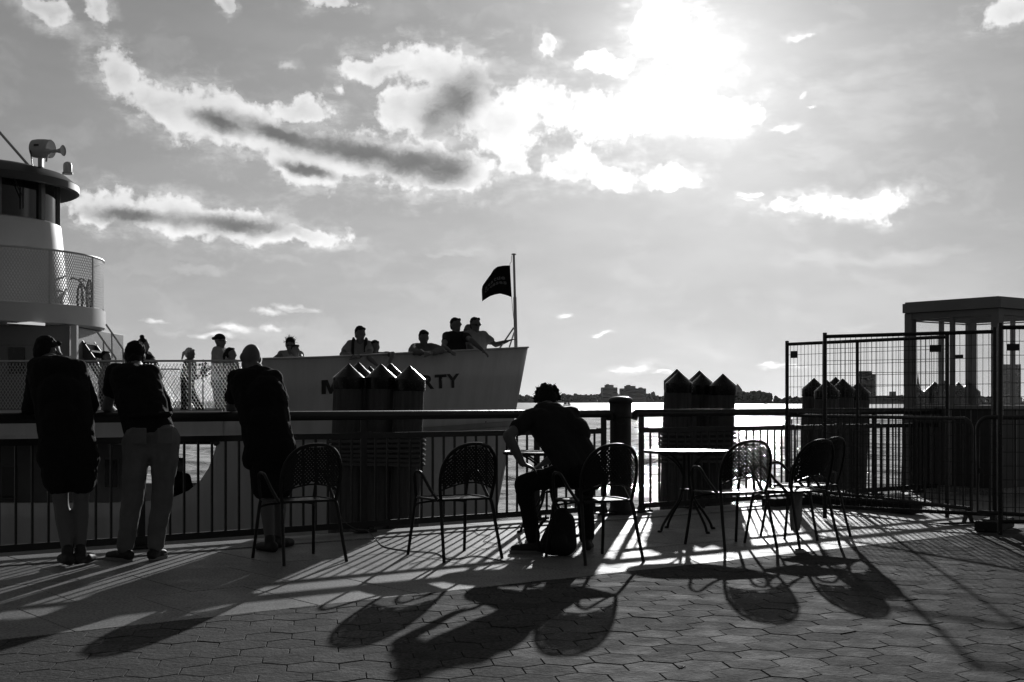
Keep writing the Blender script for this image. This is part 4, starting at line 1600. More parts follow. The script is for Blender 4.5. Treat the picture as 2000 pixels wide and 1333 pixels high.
MB().box((-6.55, 24.4, -0.2), (0.07, 0.07, 1.6)).build('pillar', MATS['ferry_white'], ferry)
MB().tube([PX(418, 858, 19.75), PX(424, 868, 19.72)], 0.05, 10).build('fairlead', MATS['ferry_dark'], ferry)

# bicycle leaning behind the mesh on the bridge deck
bk = thing('bicycle', 'bicycle parked behind the mesh rail beside the pilothouse', 'bicycle', PX(165, 606, 22.6))
wc = PX(174, 577, 22.0)
wh = [wc + Vector((0.115 * math.cos(a), -0.22 * math.cos(a), 0.25 * math.sin(a))) for a in [2 * math.pi * k / 28 for k in range(28)]]
MB().tube(wh, 0.02, 8, closed=True).build('wheel', MATS['tyre'], bk)
who = bk.children[-1]
sp_ = MB()
for k in range(0, 28, 2):
    sp_.tube([wc, wh[k]], 0.0035, 4)
so = sp_.build('spokes', MATS['galvanised'], who)
so['kind'] = 'stuff'
wc2 = wc + Vector((-0.42, 0.80, 0))
wh2 = [wc2 + Vector((0.115 * math.cos(a), -0.22 * math.cos(a), 0.25 * math.sin(a))) for a in [2 * math.pi * k / 28 for k in range(28)]]
MB().tube(wh2, 0.02, 8, closed=True).build('wheel', MATS['tyre'], bk)
hb = PX(152, 547, 22.2)
fr_ = MB()
fr_.tube([wc, hb + Vector((0.06, 0, -0.05)), hb], 0.015, 6)
fr_.tube([hb + Vector((0.05, 0, -0.12)), wc2.lerp(wc, 0.45) + Vector((0, 0, -0.05)), wc2, wc2 + Vector((0.1, -0.1, 0.3)), hb + Vector((0.05, 0, -0.08))], 0.014, 6)
fr_.build('frame', MATS['ferry_dark'], bk)
MB().tube(spline([hb + Vector((-0.12, -0.02, 0.0)), hb + Vector((-0.08, -0.03, 0.03)), hb, hb + Vector((0.06, 0.02, 0.02)), hb + Vector((0.12, 0.03, -0.02))], 4), 0.012, 6).build('handlebar', MATS['ferry_dark'], bk)

# ------------------------------------------------------------------ people
def unit(v):
    v = Vector(v)
    return v.normalized() if v.length > 1e-9 else Vector((0, 0, 1))


def hand(m, w, h, nrm, s=1.0, curl=0.5, thumb=1):
    """palm, four unequal bent fingers and a thumb from the side of the palm"""
    h, nrm = unit(h), unit(nrm)
    nrm = unit(nrm - h * nrm.dot(h))
    sd_ = h.cross(nrm) * thumb
    k = w + h * (0.088 * s)
    for o_ in (-0.028, -0.009, 0.010, 0.028):
        m.capsule(w + sd_ * (o_ * 0.7 * s), k + sd_ * (o_ * s), 0.017 * s, 0.0125 * s, 8)
    for o_, ln in zip((-0.030, -0.0105, 0.0105, 0.030), (0.062, 0.078, 0.084, 0.074)):
        p = k + sd_ * (o_ * s)
        d1 = unit(h * math.cos(curl * 0.6) + nrm * math.sin(curl * 0.6) + sd_ * o_ * 3)
        d2 = unit(h * math.cos(curl * 1.5) + nrm * math.sin(curl * 1.5) + sd_ * o_ * 2)
        q = p + d1 * (ln * 0.55 * s)
        m.capsule(p - d1 * 0.01, q, 0.0098 * s, 0.0088 * s, 7)
        m.capsule(q, q + d2 * (ln * 0.5 * s), 0.0088 * s, 0.0072 * s, 7)
    p = w + h * (0.025 * s) + sd_ * (0.028 * s)
    q = p + unit(h * 0.7 + sd_ * 0.75 + nrm * 0.25) * (0.048 * s)
    m.capsule(p, q, 0.0135 * s, 0.011 * s, 7)
    m.capsule(q, q + unit(h * 0.9 + sd_ * 0.25 + nrm * 0.35) * (0.032 * s), 0.0105 * s, 0.008 * s, 7)


def rot_frame(fwd, upv):
    """rotation matrix whose columns are right, forward, up"""
    f = unit(fwd)
    u = unit(Vector(upv) - f * Vector(upv).dot(f))
    r = f.cross(u)
    return Matrix((r, f, u)).transposed()


def head_shape(m, c, Q, s):
    """skull, jaw, nose, brow, ears; Q columns right, forward, up"""
    L_ = lambda x, y, z: c + Q @ (Vector((x, y, z)) * s)
    m.ell(L_(0, -0.008, 0.018), Vector((0.075, 0.096, 0.098)) * s, 14, 10, Q)
    m.capsule(L_(0, 0.03, -0.02), L_(0, 0.056, -0.088), 0.058 * s, 0.034 * s)
    m.capsule(L_(-0.035, 0.01, -0.05), L_(-0.014, 0.055, -0.092), 0.036 * s, 0.026 * s, 8)
    m.capsule(L_(0.035, 0.01, -0.05), L_(0.014, 0.055, -0.092), 0.036 * s, 0.026 * s, 8)
    m.capsule(L_(0, 0.086, 0.012), L_(0, 0.108, -0.026), 0.010 * s, 0.016 * s, 8)
    m.capsule(L_(-0.045, 0.076, 0.026), L_(0.045, 0.076, 0.026), 0.014 * s, 0.014 * s, 8)
    m.capsule(L_(-0.02, 0.084, -0.056), L_(0.02, 0.084, -0.056), 0.012 * s, 0.012 * s, 8)
    for sx in (-1, 1):
        m.ell(L_(sx * 0.080, -0.006, -0.002), Vector((0.012, 0.022, 0.034)) * s, 8, 6, Q)


def shoe(m, an, dirv, s=1.0, h0=0.02):
    d_ = unit(Vector((dirv[0], dirv[1], 0)))
    sd_ = Vector((-d_.y, d_.x, 0))
    z = Vector((0, 0, 1))
    b0 = Vector((an.x, an.y, an.z)) - z * (0.085 * s)
    m.ell(b0 - d_ * (0.045 * s) + z * (0.045 * s), Vector((0.042, 0.05, 0.045)) * s, 10, 8, rot_frame(d_, z))
    m.capsule(b0 - d_ * (0.03 * s) + z * (0.045 * s), b0 + d_ * (0.12 * s) + z * (0.036 * s), 0.044 * s, 0.038 * s)
    m.capsule(b0 + d_ * (0.06 * s) + z * (0.035 * s) - sd_ * 0.01, b0 + d_ * (0.155 * s) + z * (0.032 * s), 0.042 * s, 0.034 * s)
    m.capsule(b0 + z * (0.06 * s), b0 + z * (0.11 * s), 0.044 * s, 0.043 * s)


def sole(an, dirv, s, material, parent):
    d_ = unit(Vector((dirv[0], dirv[1], 0)))
    b0 = Vector((an.x, an.y, an.z)) - Vector((0, 0, 0.085 * s))
    sd_ = Vector((-d_.y, d_.x, 0))
    out = []
    for k in range(18):
        a = 2 * math.pi * k / 18
        l = 0.058 + 0.138 * math.cos(a)
        w = (0.047 + 0.006 * math.cos(a)) * math.sin(a)
        out.append(b0 + d_ * (l * s) + sd_ * (w * s) + Vector((0, 0, 0.0)))
    MB().prism(out, (0, 0, 0.024 * s)).build('sole', material, parent, smooth=40)


def person(label, J, fwd_head, head_up=(0, 0, 1), s=1.0, vox=0.011, top='black_cloth', bottom='dark_cloth', skin='skin', hair='short', hair_m='hair', sleeve=0.45,
           legs='long', shoes='shoe_black', toes=None, soles=False, bulk=1.0, hem=None, curl=0.4, palm=None, group=None, extra=None, belly=0.0, hand_dir=None, legw=1.0, name='person', feet=True, pads=None):
    """J: world joints head, neck, shL, shR, elL, elR, wrL, wrR, hipL, hipR, knL, knR, anL, anR (L: smaller X in the picture)"""
    J = {k: Vector(v) for k, v in J.items()}
    base_ = (J['anL'] + J['anR']) / 2
    base_.z -= 0.08 * s
    r = thing(name, label, 'person', base_, group=group)
    up_ = Vector((0, 0, 1))
    chest = (J['shL'] + J['shR']) / 2
    pel = (J['hipL'] + J['hipR']) / 2
    lat = unit(J['shR'] - J['shL'])
    lat2 = unit(J['hipR'] - J['hipL'])
    Q = rot_frame(fwd_head, head_up)
    b_ = MB()
    head_shape(b_, J['head'], Q, s)
    b_.capsule(J['neck'] - up_ * 0.02, J['head'] - Q @ Vector((0, 0.012, 0.05)) * s, 0.062 * s, 0.054 * s)
    b_.capsule(chest, J['neck'], 0.085 * s, 0.062 * s)
    tl = unit(chest - pel)
    for sg in (-1, 1):
        b_.capsule(chest + lat * (sg * 0.085 * s) - tl * 0.06 * s, pel + lat2 * (sg * 0.07 * s), 0.085 * s, 0.088 * s)
    b_.capsule(J['shL'], J['shR'], 0.062 * s, 0.062 * s)
    for sd_ in 'LR':
        b_.capsule(J['sh' + sd_], J['el' + sd_], 0.056 * s, 0.043 * s)
        mid = J['el' + sd_].lerp(J['wr' + sd_], 0.3)
        b_.capsule(J['el' + sd_], mid, 0.043 * s, 0.045 * s)
        b_.capsule(mid, J['wr' + sd_], 0.045 * s, 0.028 * s)
        hd = (hand_dir or {}).get(sd_) or (J['wr' + sd_] - J['el' + sd_])
        hand(b_, J['wr' + sd_], hd, (palm or {}).get(sd_, (0, 0, -1)), s, curl, thumb=1 if sd_ == 'L' else -1)
        b_.capsule(J['hip' + sd_], J['kn' + sd_], 0.088 * s * legw, 0.056 * s * legw)
        cm = J['kn' + sd_].lerp(J['an' + sd_], 0.32)
        b_.capsule(J['kn' + sd_], cm, 0.055 * s * legw, 0.058 * s * legw)
        b_.capsule(cm, J['an' + sd_], 0.058 * s * legw, 0.037 * s)
        b_.capsule(J['an' + sd_], J['an' + sd_] - up_ * 0.05 * s, 0.037 * s, 0.034 * s)
    b_.blob('body', MATS[skin], r, vox, 3)
    # top
    t_ = MB()
    g = 0.020 * s
    for sg in (-1, 0, 1):
        t_.capsule(chest + lat * (sg * 0.095 * s) - tl * 0.05 * s, pel + lat2 * (sg * 0.080 * s) + tl * 0.05 * s, (0.092 * s + g) * bulk, (0.090 * s + g) * bulk)
    t_.capsule(J['shL'] + lat * 0.0, J['shR'], 0.066 * s + g * 0.6, 0.066 * s + g * 0.6)
    t_.capsule(chest, chest.lerp(J['neck'], 0.62), 0.10 * s, 0.066 * s + g * 0.3)
    if belly:
        t_.ell(pel.lerp(chest, 0.35), (0.15 * s * bulk, 0.15 * s * bulk, 0.16 * s))
    if hem is not None:
        for sg in (-1, 0, 1):
            t_.capsule(pel + lat2 * (sg * 0.09 * s), Vector((pel.x, pel.y, hem)) + lat2 * (sg * 0.11 * s), (0.085 * s + g) * bulk, (0.080 * s + g) * bulk)
    for sd_ in 'LR':
        sl_ = sleeve[sd_] if isinstance(sleeve, dict) else sleeve
        e = J['sh' + sd_].lerp(J['el' + sd_], min(1, sl_))
        t_.capsule(J['sh' + sd_], e, 0.064 * s + g * 0.5, 0.056 * s + g * 0.6)
        if sl_ > 1:
            t_.capsule(J['el' + sd_], J['el' + sd_].lerp(J['wr' + sd_], sl_ - 1), 0.05 * s + g * 0.7, 0.038 * s + g * 0.6)
    for c_, r_ in (pads or ()):
        t_.ell(c_, r_)
    t_.blob('shirt', MATS[top], r, vox, 3, disp=0.011 * s)
    # bottom
    p_ = MB()
    for sg in (-1, 0, 1):
        p_.capsule(pel + lat2 * (sg * 0.075 * s) + tl * 0.06 * s, pel + lat2 * (sg * 0.08 * s) - up_ * 0.02, (0.084 * s + g * 0.5) * bulk, (0.102 * s + g * 0.5) * bulk)
    for sd_ in 'LR':
        h_, k_, a_ = J['hip' + sd_], J['kn' + sd_], J['an' + sd_]
        if legs == 'long':
            p_.capsule(h_, k_, (0.096 * s + g * 0.5) * legw, (0.062 * s + g * 0.7) * legw)
            p_.capsule(k_, a_ + (k_ - a_) * 0.08, (0.062 * s + g * 0.7) * legw, (0.048 * s + g * 0.7) * legw)
        else:
            e = h_.lerp(k_, legs)
            p_.capsule(h_, e, (0.10 * s + g * 0.8) * legw, (0.088 * s + g * 1.3) * legw)
    p_.blob('trousers' if legs == 'long' else 'shorts', MATS[bottom], r, vox, 3, disp=0.008 * s)
    # shoes
    for sd_ in 'LR':
        if not feet:
            break
        td = (toes or {}).get(sd_, Vector((fwd_head[0], fwd_head[1], 0)))
        sm = MB()
        shoe(sm, J['an' + sd_], td, s)
        so_ = sm.blob('shoe', MATS[shoes], r, vox, 2)
        if soles:
            sole(J['an' + sd_], td, s, MATS['shoe_sole'], so_)
    # hair
    L_ = lambda x, y, z: J['head'] + Q @ (Vector((x, y, z)) * s)
    hm = MB()
    if hair in ('short', 'pony', 'bun', 'long'):
        hm.ell(L_(0, -0.040, 0.042), Vector((0.081, 0.086, 0.084)) * s, 14, 10, Q)
        hm.ell(L_(0, -0.045, 0.0), Vector((0.078, 0.072, 0.095)) * s, 12, 8, Q)
        hm.capsule(L_(-0.04, 0.022, 0.094), L_(0.04, 0.026, 0.096), 0.026 * s, 0.022 * s)
    if hair == 'pony':
        hm.capsule(L_(0, -0.11, 0.03), L_(0, -0.15, -0.03), 0.03 * s, 0.032 * s)
        hm.capsule(L_(0, -0.15, -0.03), L_(0.01, -0.14, -0.16), 0.032 * s, 0.015 * s)
    if hair == 'bun':
        hm.ell(L_(0.0, -0.10, -0.045), Vector((0.055, 0.05, 0.05)) * s, 10, 8, Q)
    if hair == 'topknot':
        hm.ell(L_(0, -0.024, 0.040), Vector((0.082, 0.096, 0.088)) * s, 14, 10, Q)
        hm.ell(L_(0.0, -0.04, 0.145), Vector((0.042, 0.042, 0.038)) * s, 10, 8, Q)
    if hair == 'curly':
        rr = random.Random(5)
        hm.ell(L_(0, -0.02, 0.045), Vector((0.092, 0.104, 0.092)) * s, 14, 10, Q)
        hm.ell(L_(0, -0.05, 0.0), Vector((0.085, 0.075, 0.09)) * s, 12, 8, Q)
        for k in range(150):
            v = Vector((rr.gauss(0, 1), rr.gauss(-0.25, 1), rr.gauss(0.35, 1))).normalized()
            if v.y > 0.45 and v.z < 0.4:
                continue
            d_ = rr.uniform(0.96, 1.13)
            hm.ell(L_(v.x * 0.095 * d_, -0.02 + v.y * 0.106 * d_, 0.035 + v.z * 0.095 * d_), rr.uniform(0.010, 0.019) * s, 6, 4)
    if hair == 'cap':
        hm.ell(L_(0, -0.012, 0.052), Vector((0.084, 0.102, 0.074)) * s, 14, 10, Q)
        hm.capsule(L_(-0.035, -0.115, 0.03), L_(0.035, -0.115, 0.03), 0.028 * s, 0.028 * s)
    if hair == 'frizz':
        rr = random.Random(9)
        hm.ell(L_(0, -0.02, 0.045), Vector((0.084, 0.098, 0.090)) * s, 14, 10, Q)
        hm.ell(L_(0, -0.045, 0.0), Vector((0.078, 0.072, 0.095)) * s, 12, 8, Q)
    if hm.v:
        ho = hm.blob({'cap': 'cap'}.get(hair, 'hair'), MATS[hair_m], r, 0.008, 0 if hair == 'curly' else 2, disp=0.0 if hair in ('curly', 'cap') else 0.007, freq=4.0)
        if hair in ('frizz', 'curly'):
            rr = random.Random(4)
            st = MB()
            for k in range(60 if hair == 'frizz' else 90):
                v = Vector((rr.gauss(0, 1), rr.gauss(-0.2, 0.9), rr.gauss(0.5, 0.8))).normalized()
                a = L_(v.x * 0.088, -0.02 + v.y * 0.10, 0.04 + v.z * 0.09)
                e = a + Q @ (v * rr.uniform(0.015, 0.05 if hair == 'frizz' else 0.035) * s) + Vector((rr.uniform(-0.02, 0.02), 0, rr.uniform(-0.02, 0.02)))
                st.tube([a, a.lerp(e, 0.5) + Vector((rr.uniform(-0.012, 0.012), 0, rr.uniform(-0.01, 0.01))), e], [0.003, 0.0022, 0.001], 4)
            sto = st.build('strands', MATS[hair_m], ho)
            sto['kind'] = 'stuff'
    if extra:
        extra(r, J, Q, L_, s)
    return r


def glasses(r, J, Q, L_, s):
    m = MB()
    for sx in (-1, 1):
        m.ell(L_(sx * 0.032, 0.088, 0.006), Vector((0.024, 0.007, 0.017)) * s, 10, 6, Q)
        m.tube([L_(sx * 0.058, 0.085, 0.01), L_(sx * 0.083, 0.0, 0.008)], 0.004 * s, 5)
    m.tube([L_(-0.03, 0.1, 0.008), L_(0.03, 0.1, 0.008)], 0.004 * s, 5)
    m.build('sunglasses', MATS['dark_glass'], r)


# ---- the four people on the promenade (joints read off the photograph)
# man in long dark clothes, far left
person('man in black coat and shorts bent over the railing, leftmost of the three leaners',
       dict(head=PX(94, 691, 10.06), neck=PX(101, 706, 9.94), shL=PX(74, 718, 9.86), shR=PX(149, 720, 9.88), elL=PX(60, 803, 10.02), elR=PX(176, 792, 10.02), wrL=PX(78, 800, 10.22), wrR=PX(120, 799, 10.25),
            hipL=PX(107, 868, 9.60), hipR=PX(158, 868, 9.62), knL=PX(119, 982, 9.60), knR=PX(158, 980, 9.64), anL=PX(132, 1081, 9.46), anR=PX(157, 1079, 9.52)),
       (0.6, 0.65, -0.5), (0.2, 0.5, 0.8), 1.02, 0.011, top='black_cloth', bottom='black_cloth', hair='short', sleeve=1.7, legs=0.62, bulk=1.12, hem=0.78, belly=0.9, toes={'L': (-0.42, 0.6), 'R': (0.2, 0.9)},
       pads=[(PX(112, 720, 9.86), (0.20, 0.14, 0.10)), (PX(100, 706, 9.90), (0.11, 0.11, 0.05)), (PX(118, 780, 9.74), (0.21, 0.15, 0.20))], legw=1.0, extra=lambda r, J, Q, L_, s: (glasses(r, J, Q, L_, s)))
# woman in light jeans


def belt(r, J, Q, L_, s):
    pel = (J['hipL'] + J['hipR']) / 2
    m = MB()
    c = PX(291, 812, 9.93)
    ring = [c + Vector((0.158 * math.cos(a), 0.118 * math.sin(a), 0.014 * math.cos(a))) for a in [2 * math.pi * k / 24 for k in range(24)]]
    m.tube(ring, 0.020, 6, closed=True)
    m.build('belt', MATS['black_cloth'], r)
    for dx in (-22, 28):
        q = PX(294 + dx, 852, 9.66)
        MB().box(q, (0.105, 0.012, 0.12), R(-6 if dx < 0 else 10), 0.005).build('back_pocket', MATS['jeans'], r)


person('woman in light jeans and black top leaning on the railing, seen from behind',
       dict(head=PX(262, 697, 10.46), neck=PX(264, 715, 10.36), shL=PX(225, 728, 10.30), shR=PX(294, 730, 10.26), elL=PX(209, 797, 10.38), elR=PX(322, 800, 10.42), wrL=PX(222, 803, 10.50), wrR=PX(300, 799, 10.62),
            hipL=PX(268, 862, 9.80), hipR=PX(323, 858, 9.84), knL=PX(259, 975, 9.84), knR=PX(317, 972, 9.86), anL=PX(243, 1074, 9.82), anR=PX(302, 1072, 9.86)),
       (-0.35, 0.9, -0.15), (0, 0.3, 0.95), 0.98, 0.011, top='black_cloth', bottom='jeans', hair='bun', sleeve={'L': 0.5, 'R': 1.8}, legs='long', soles=True, toes={'L': (-0.75, 0.4), 'R': (0.15, 0.9)}, legw=1.08, bulk=0.98, pads=[(PX(262, 727, 10.28), (0.155, 0.11, 0.065)), (PX(272, 760, 10.15), (0.13, 0.10, 0.12))],
       extra=belt)
# bald man
person('bald man in dark polo shirt and shorts leaning on the railing with one elbow',
       dict(head=PX(489, 700, 10.94), neck=PX(500, 722, 10.86), shL=PX(464, 740, 10.80), shR=PX(535, 740, 10.76), elL=PX(451, 798, 11.02), elR=PX(556, 806, 10.95), wrL=PX(470, 799, 11.22), wrR=PX(530, 800, 11.35),
            hipL=PX(512, 872, 10.52), hipR=PX(544, 872, 10.52), knL=PX(520, 967, 10.50), knR=PX(545, 967, 10.62), anL=PX(527, 1058, 10.42), anR=PX(545, 1050, 10.70)),
       (-0.5, 0.82, -0.18), (0, 0.25, 0.96), 1.03, 0.011, top='black_cloth', bottom='black_cloth', hair='none', sleeve=0.62, pads=[(PX(505, 736, 10.80), (0.185, 0.13, 0.085)), (PX(520, 790, 10.66), (0.185, 0.14, 0.24))], legs=0.82, bulk=1.08, hem=0.74, belly=0.6, toes={'L': (-0.55, 0.6), 'R': (0.4, 0.8)}, skin='skin')
# man hunched on a chair
person('man with curly hair in dark T-shirt hunched on a cafe chair, hand on his knee',
       dict(head=PX(1067, 785, 10.80), neck=PX(1075, 799, 10.62), shL=PX(1034, 817, 10.34), shR=PX(1114, 812, 10.44), elL=PX(992, 852, 10.14), elR=PX(1100, 880, 10.80), wrL=PX(1020, 906, 10.18), wrR=PX(1062, 905, 10.75),
            hipL=PX(1124, 922, 10.20), hipR=PX(1150, 924, 10.26), knL=PX(1022, 945, 10.32), knR=PX(1142, 950, 10.62), anL=PX(1043, 1060, 10.28), anR=PX(1147, 1056, 10.44)),
       (-0.15, 0.6, -0.8), (0.1, 0.85, 0.55), 1.0, 0.010, top='dark_cloth', bottom='black_cloth', hair='curly', sleeve=0.55, legs='long', toes={'L': (-0.9, 0.1), 'R': (0.1, 0.9)}, soles=True, bulk=1.08, pads=[(PX(1078, 812, 10.42), (0.15, 0.12, 0.10)), (PX(1062, 803, 10.45), (0.10, 0.10, 0.07)), (PX(1122, 850, 10.36), (0.13, 0.12, 0.15))],
       palm={'L': (0.2, 0.3, -1), 'R': (0, 0, -1)}, hand_dir={'L': (0.85, 0.35, -0.35), 'R': None}, curl=0.55)

# backpack on the ground beside him
bp2 = thing('backpack', 'black backpack standing on the ground between the seated man and his chair', 'backpack', G(1090, 1086))
m = MB()
c = G(1092, 1086)
m.capsule(c + Vector((-0.05, 0, 0.10)), c + Vector((0.02, 0.02, 0.30)), 0.10, 0.075)
m.capsule(c + Vector((0.05, 0.03, 0.09)), c + Vector((0.05, 0.03, 0.26)), 0.095, 0.08)
m.ell(c + Vector((0.0, 0.01, 0.085)), (0.135, 0.10, 0.085))
m.ell(c + Vector((-0.02, -0.08, 0.12)), (0.085, 0.05, 0.08))
m.blob('bag_body', MATS['bag'], bp2, 0.012, 4)
MB().tube(spline([c + Vector((-0.03, 0.02, 0.36)), c + Vector((-0.02, 0.0, 0.42)), c + Vector((0.04, 0.02, 0.42)), c + Vector((0.05, 0.03, 0.35))], 5), 0.009, 6).build('handle', MATS['bag'], bp2)
MB().tube(spline([c + Vector((-0.10, -0.04, 0.30)), c + Vector((-0.17, -0.06, 0.2)), c + Vector((-0.15, -0.06, 0.06)), c + Vector((-0.10, -0.05, 0.03))], 5), 0.012, 6).build('strap', MATS['bag'], bp2)


# ---- people on the ferry
def deck_person(label, hx, htop, Y, face, h=1.72, stance='stand', lean=None, arms=None, z0=None, **kw):
    """standing figure whose head top is seen at (hx, htop); face: unit direction in the ground plane; leaning is solved from the height"""
    Fv = unit(Vector((face[0], face[1], 0)))
    X = (hx - CX) / F * Y
    zd = dz_(X) if z0 is None else z0
    ztop = H + (HY - htop) / F * Y
    s = h / 1.75
    Lt = Vector((Fv.y, -Fv.x, 0))                       # lateral
    if Lt.x < 0:
        Lt = -Lt
    best = None
    for k in range(0, 91):
        a = R(k)
        zt_ = zd + 0.515 * h + (0.30 * h) * math.cos(a) + (0.045 * h + 0.115 * h) * math.cos(a * 0.6)
        if best is None or abs(zt_ - ztop) < best[0]:
            best = (abs(zt_ - ztop), a)
    a = best[1] if lean is None else R(lean)
    tdir = Fv * math.sin(a) + Vector((0, 0, math.cos(a)))
    hdir = Fv * math.sin(a * 0.6) + Vector((0, 0, math.cos(a * 0.6)))
    headc = Vector((X, Y, ztop - 0.115 * s))
    neck = headc - hdir * (0.105 * s) - Vector((0, 0, 0.02 * s))
    shc = neck - tdir * (0.045 * s)
    pel = shc - tdir * (0.30 * h)
    dzz = (zd + 0.515 * h) - pel.z
    pel = pel + Vector((0, 0, dzz * 0.0))
    W = 0.150 * s
    J = dict(head=headc, neck=neck, shL=shc - Lt * W, shR=shc + Lt * W, hipL=pel - Lt * (0.085 * s), hipR=pel + Lt * (0.085 * s))
    foot = pel.copy()
    foot.z = zd
    for sd_, sg in (('L', -1), ('R', 1)):
        st = 0.0
        if stance == 'walk':
            st = 0.2 * sg
        hz2 = pel.z - zd
        J['an' + sd_] = Vector((pel.x, pel.y, zd + 0.085 * s)) + Lt * (sg * 0.09 * s) + Fv * (st * 1.2)
        J['kn' + sd_] = J['hip' + sd_].lerp(J['an' + sd_], 0.5) + Fv * (0.04 + abs(st) * 0.3)
        sh = J['sh' + sd_]
        if arms and sd_ in arms:
            J['el' + sd_], J['wr' + sd_] = (PX(*q) for q in arms[sd_])
        else:
            J['el' + sd_] = sh + Lt * (sg * 0.05) - Vector((0, 0, 0.29 * s)) + Fv * (0.02 + st * 0.4)
            J['wr' + sd_] = J['el' + sd_] - Vector((0, 0, 0.22 * s)) + Fv * (0.10 + st * 0.3)
    hf = Fv * math.cos(a * 0.55) - Vector((0, 0, math.sin(a * 0.55)))
    if 'look' in kw:
        hf = unit(kw.pop('look'))
    return person(label, J, hf, Vector((0, 0, 1)), s, 0.016, group='passengers on the ferry', **kw)


def backpack_straps(r, J, Q, L_, s):
    ch = (J['shL'] + J['shR']) / 2
    m = MB()
    for k in ('L', 'R'):
        sh = J['sh' + k].lerp(ch, 0.35)
        m.tube(spline([sh + Vector((0, 0.10, 0.02)), sh + Vector((0, 0.0, 0.10)), sh + Vector((0, -0.115, 0.0)), sh + Vector((0, -0.13, -0.14)), sh + Vector((0.0, -0.06, -0.3))], 5), 0.024, 6)
    m.build('strap', MATS['bag'], r)
    m2 = MB()
    m2.ell(ch + Vector((0, 0.22, -0.15)), (0.15, 0.10, 0.22))
    m2.blob('pack', MATS['bag'], r, 0.02, 2)


deck_person('passenger whose dark hair shows behind the woman in jeans, by the ferry stair', 208, 687, 21.0, (0.9, -0.3), 1.45, top='grey_cloth', lean=0)
deck_person('passenger with topknot partly hidden behind the head of the woman in jeans', 281, 662, 21.2, (0.95, -0.2), 1.62, hair='topknot', top='black_cloth', lean=4, arms={'R': ((306, 712, 20.9), (312, 730, 20.6))})
def posy(r, J, Q, L_, s):
    m = MB()
    rr = random.Random(3)
    c = J['wrR'] + Vector((0.12, -0.02, 0.12))
    for k in range(60):
        p = c + Vector((rr.gauss(0, 0.06), rr.gauss(0, 0.05), rr.gauss(0.02, 0.07)))
        m.ell(p, (rr.uniform(0.012, 0.03), 0.012, rr.uniform(0.01, 0.03)), 6, 4)
    m.tube([c, J['wrR'] + Vector((0.06, 0, -0.06))], 0.02, 6)
    o = m.build('leafy_bunch', MATS['dark_cloth'], r)
    o['kind'] = 'stuff'


deck_person('pale-haired passenger in dark jacket walking towards the bow holding a leafy bunch', 372, 681, 24.0, (1, -0.1), 1.60, 'walk', lean=6, hair='pony', hair_m='hair_light', top='black_cloth', sleeve=1.8, bottom='black_cloth', look=(0.9, -0.25, -0.35), arms={'R': ((371, 742, 23.8), (388, 735, 23.8))}, extra=posy)
deck_person('tall passenger with backwards cap and sunglasses in pale T-shirt', 430, 653, 22.4, (1, -0.15), 1.76, 'stand', lean=2, hair='cap', top='light_cloth', bottom='grey_cloth', extra=glasses, look=(1, -0.25, -0.1))
deck_person('short passenger with ponytail standing in front of the man in the cap', 452, 680, 22.0, (1, -0.3), 1.50, 'stand', lean=2, hair='pony', top='grey_cloth', look=(1, -0.2, -0.05))
deck_person('passenger with frizzy hair and sunglasses in pale vest leaning behind a child', 567, 661, 21.0, (0.1, -1), 1.66, hair='frizz', top='light_cloth', sleeve=0.1, arms={'L': ((536, 702, 20.7), (560, 712, 20.5)), 'R': ((588, 705, 20.7), (584, 715, 20.5))}, extra=glasses)
deck_person('dark-haired child looking over the bulwark in front of the frizzy-haired passenger', 577.5, 674, 20.55, (0.4, -0.9), 1.46, hair='short', top='light_cloth', sleeve=0.4)
deck_person('young man in pale T-shirt with backpack resting both arms on the bulwark', 704, 639, 20.75, (0.25, -1), 1.80, hair='short', top='light_cloth', sleeve=0.6, arms={'L': ((668, 693, 20.45), (690, 696, 20.2)), 'R': ((721, 692, 20.5), (697, 697, 20.2))}, extra=backpack_straps, look=(0.45, -0.8, -0.35))
deck_person('boy in pale T-shirt dangling both arms over the bulwark', 733, 666, 20.75, (0.15, -1), 1.52, hair='short', top='light_cloth', sleeve=0.5, arms={'L': ((720, 699, 20.3), (738, 715, 20.05)), 'R': ((768, 691, 20.3), (760, 710, 20.05))}, look=(0.3, -0.9, -0.2))
deck_person('woman in pale hooded top leaning with crossed arms on the bulwark', 828, 647, 21.15, (0.1, -1), 1.74, hair='bun', top='grey_cloth', sleeve=1.7, arms={'L': ((805, 687, 20.8), (832, 690, 20.45)), 'R': ((862, 684, 20.9), (838, 692, 20.45))}, look=(0.35, -0.85, -0.4))
deck_person('big man in dark shirt standing at the bow bulwark', 891, 622, 21.95, (0.3, -1), 1.84, lean=3, hair='short', top='dark_cloth', bulk=1.2, sleeve=0.5, arms={'L': ((866, 678, 21.3), (880, 687, 21.0)), 'R': ((920, 665, 21.4), (942, 684, 21.3))}, look=(0.6, -0.75, -0.15))
deck_person('passenger whose bald head shows between the two men at the bow', 915, 633, 22.4, (0.2, -1), 1.76, lean=0, hair='none', top='grey_cloth')
deck_person('man in white T-shirt and sunglasses holding the flagstaff stay at the bow', 929, 621, 22.0, (0.5, -1), 1.80, lean=2, hair='short', top='light_cloth', sleeve=0.55, arms={'R': ((968, 674, 22.0), (990, 667, 22.0)), 'L': ((916, 676, 21.9), (926, 690, 21.8))}, extra=glasses, look=(0.5, -0.85, -0.12))
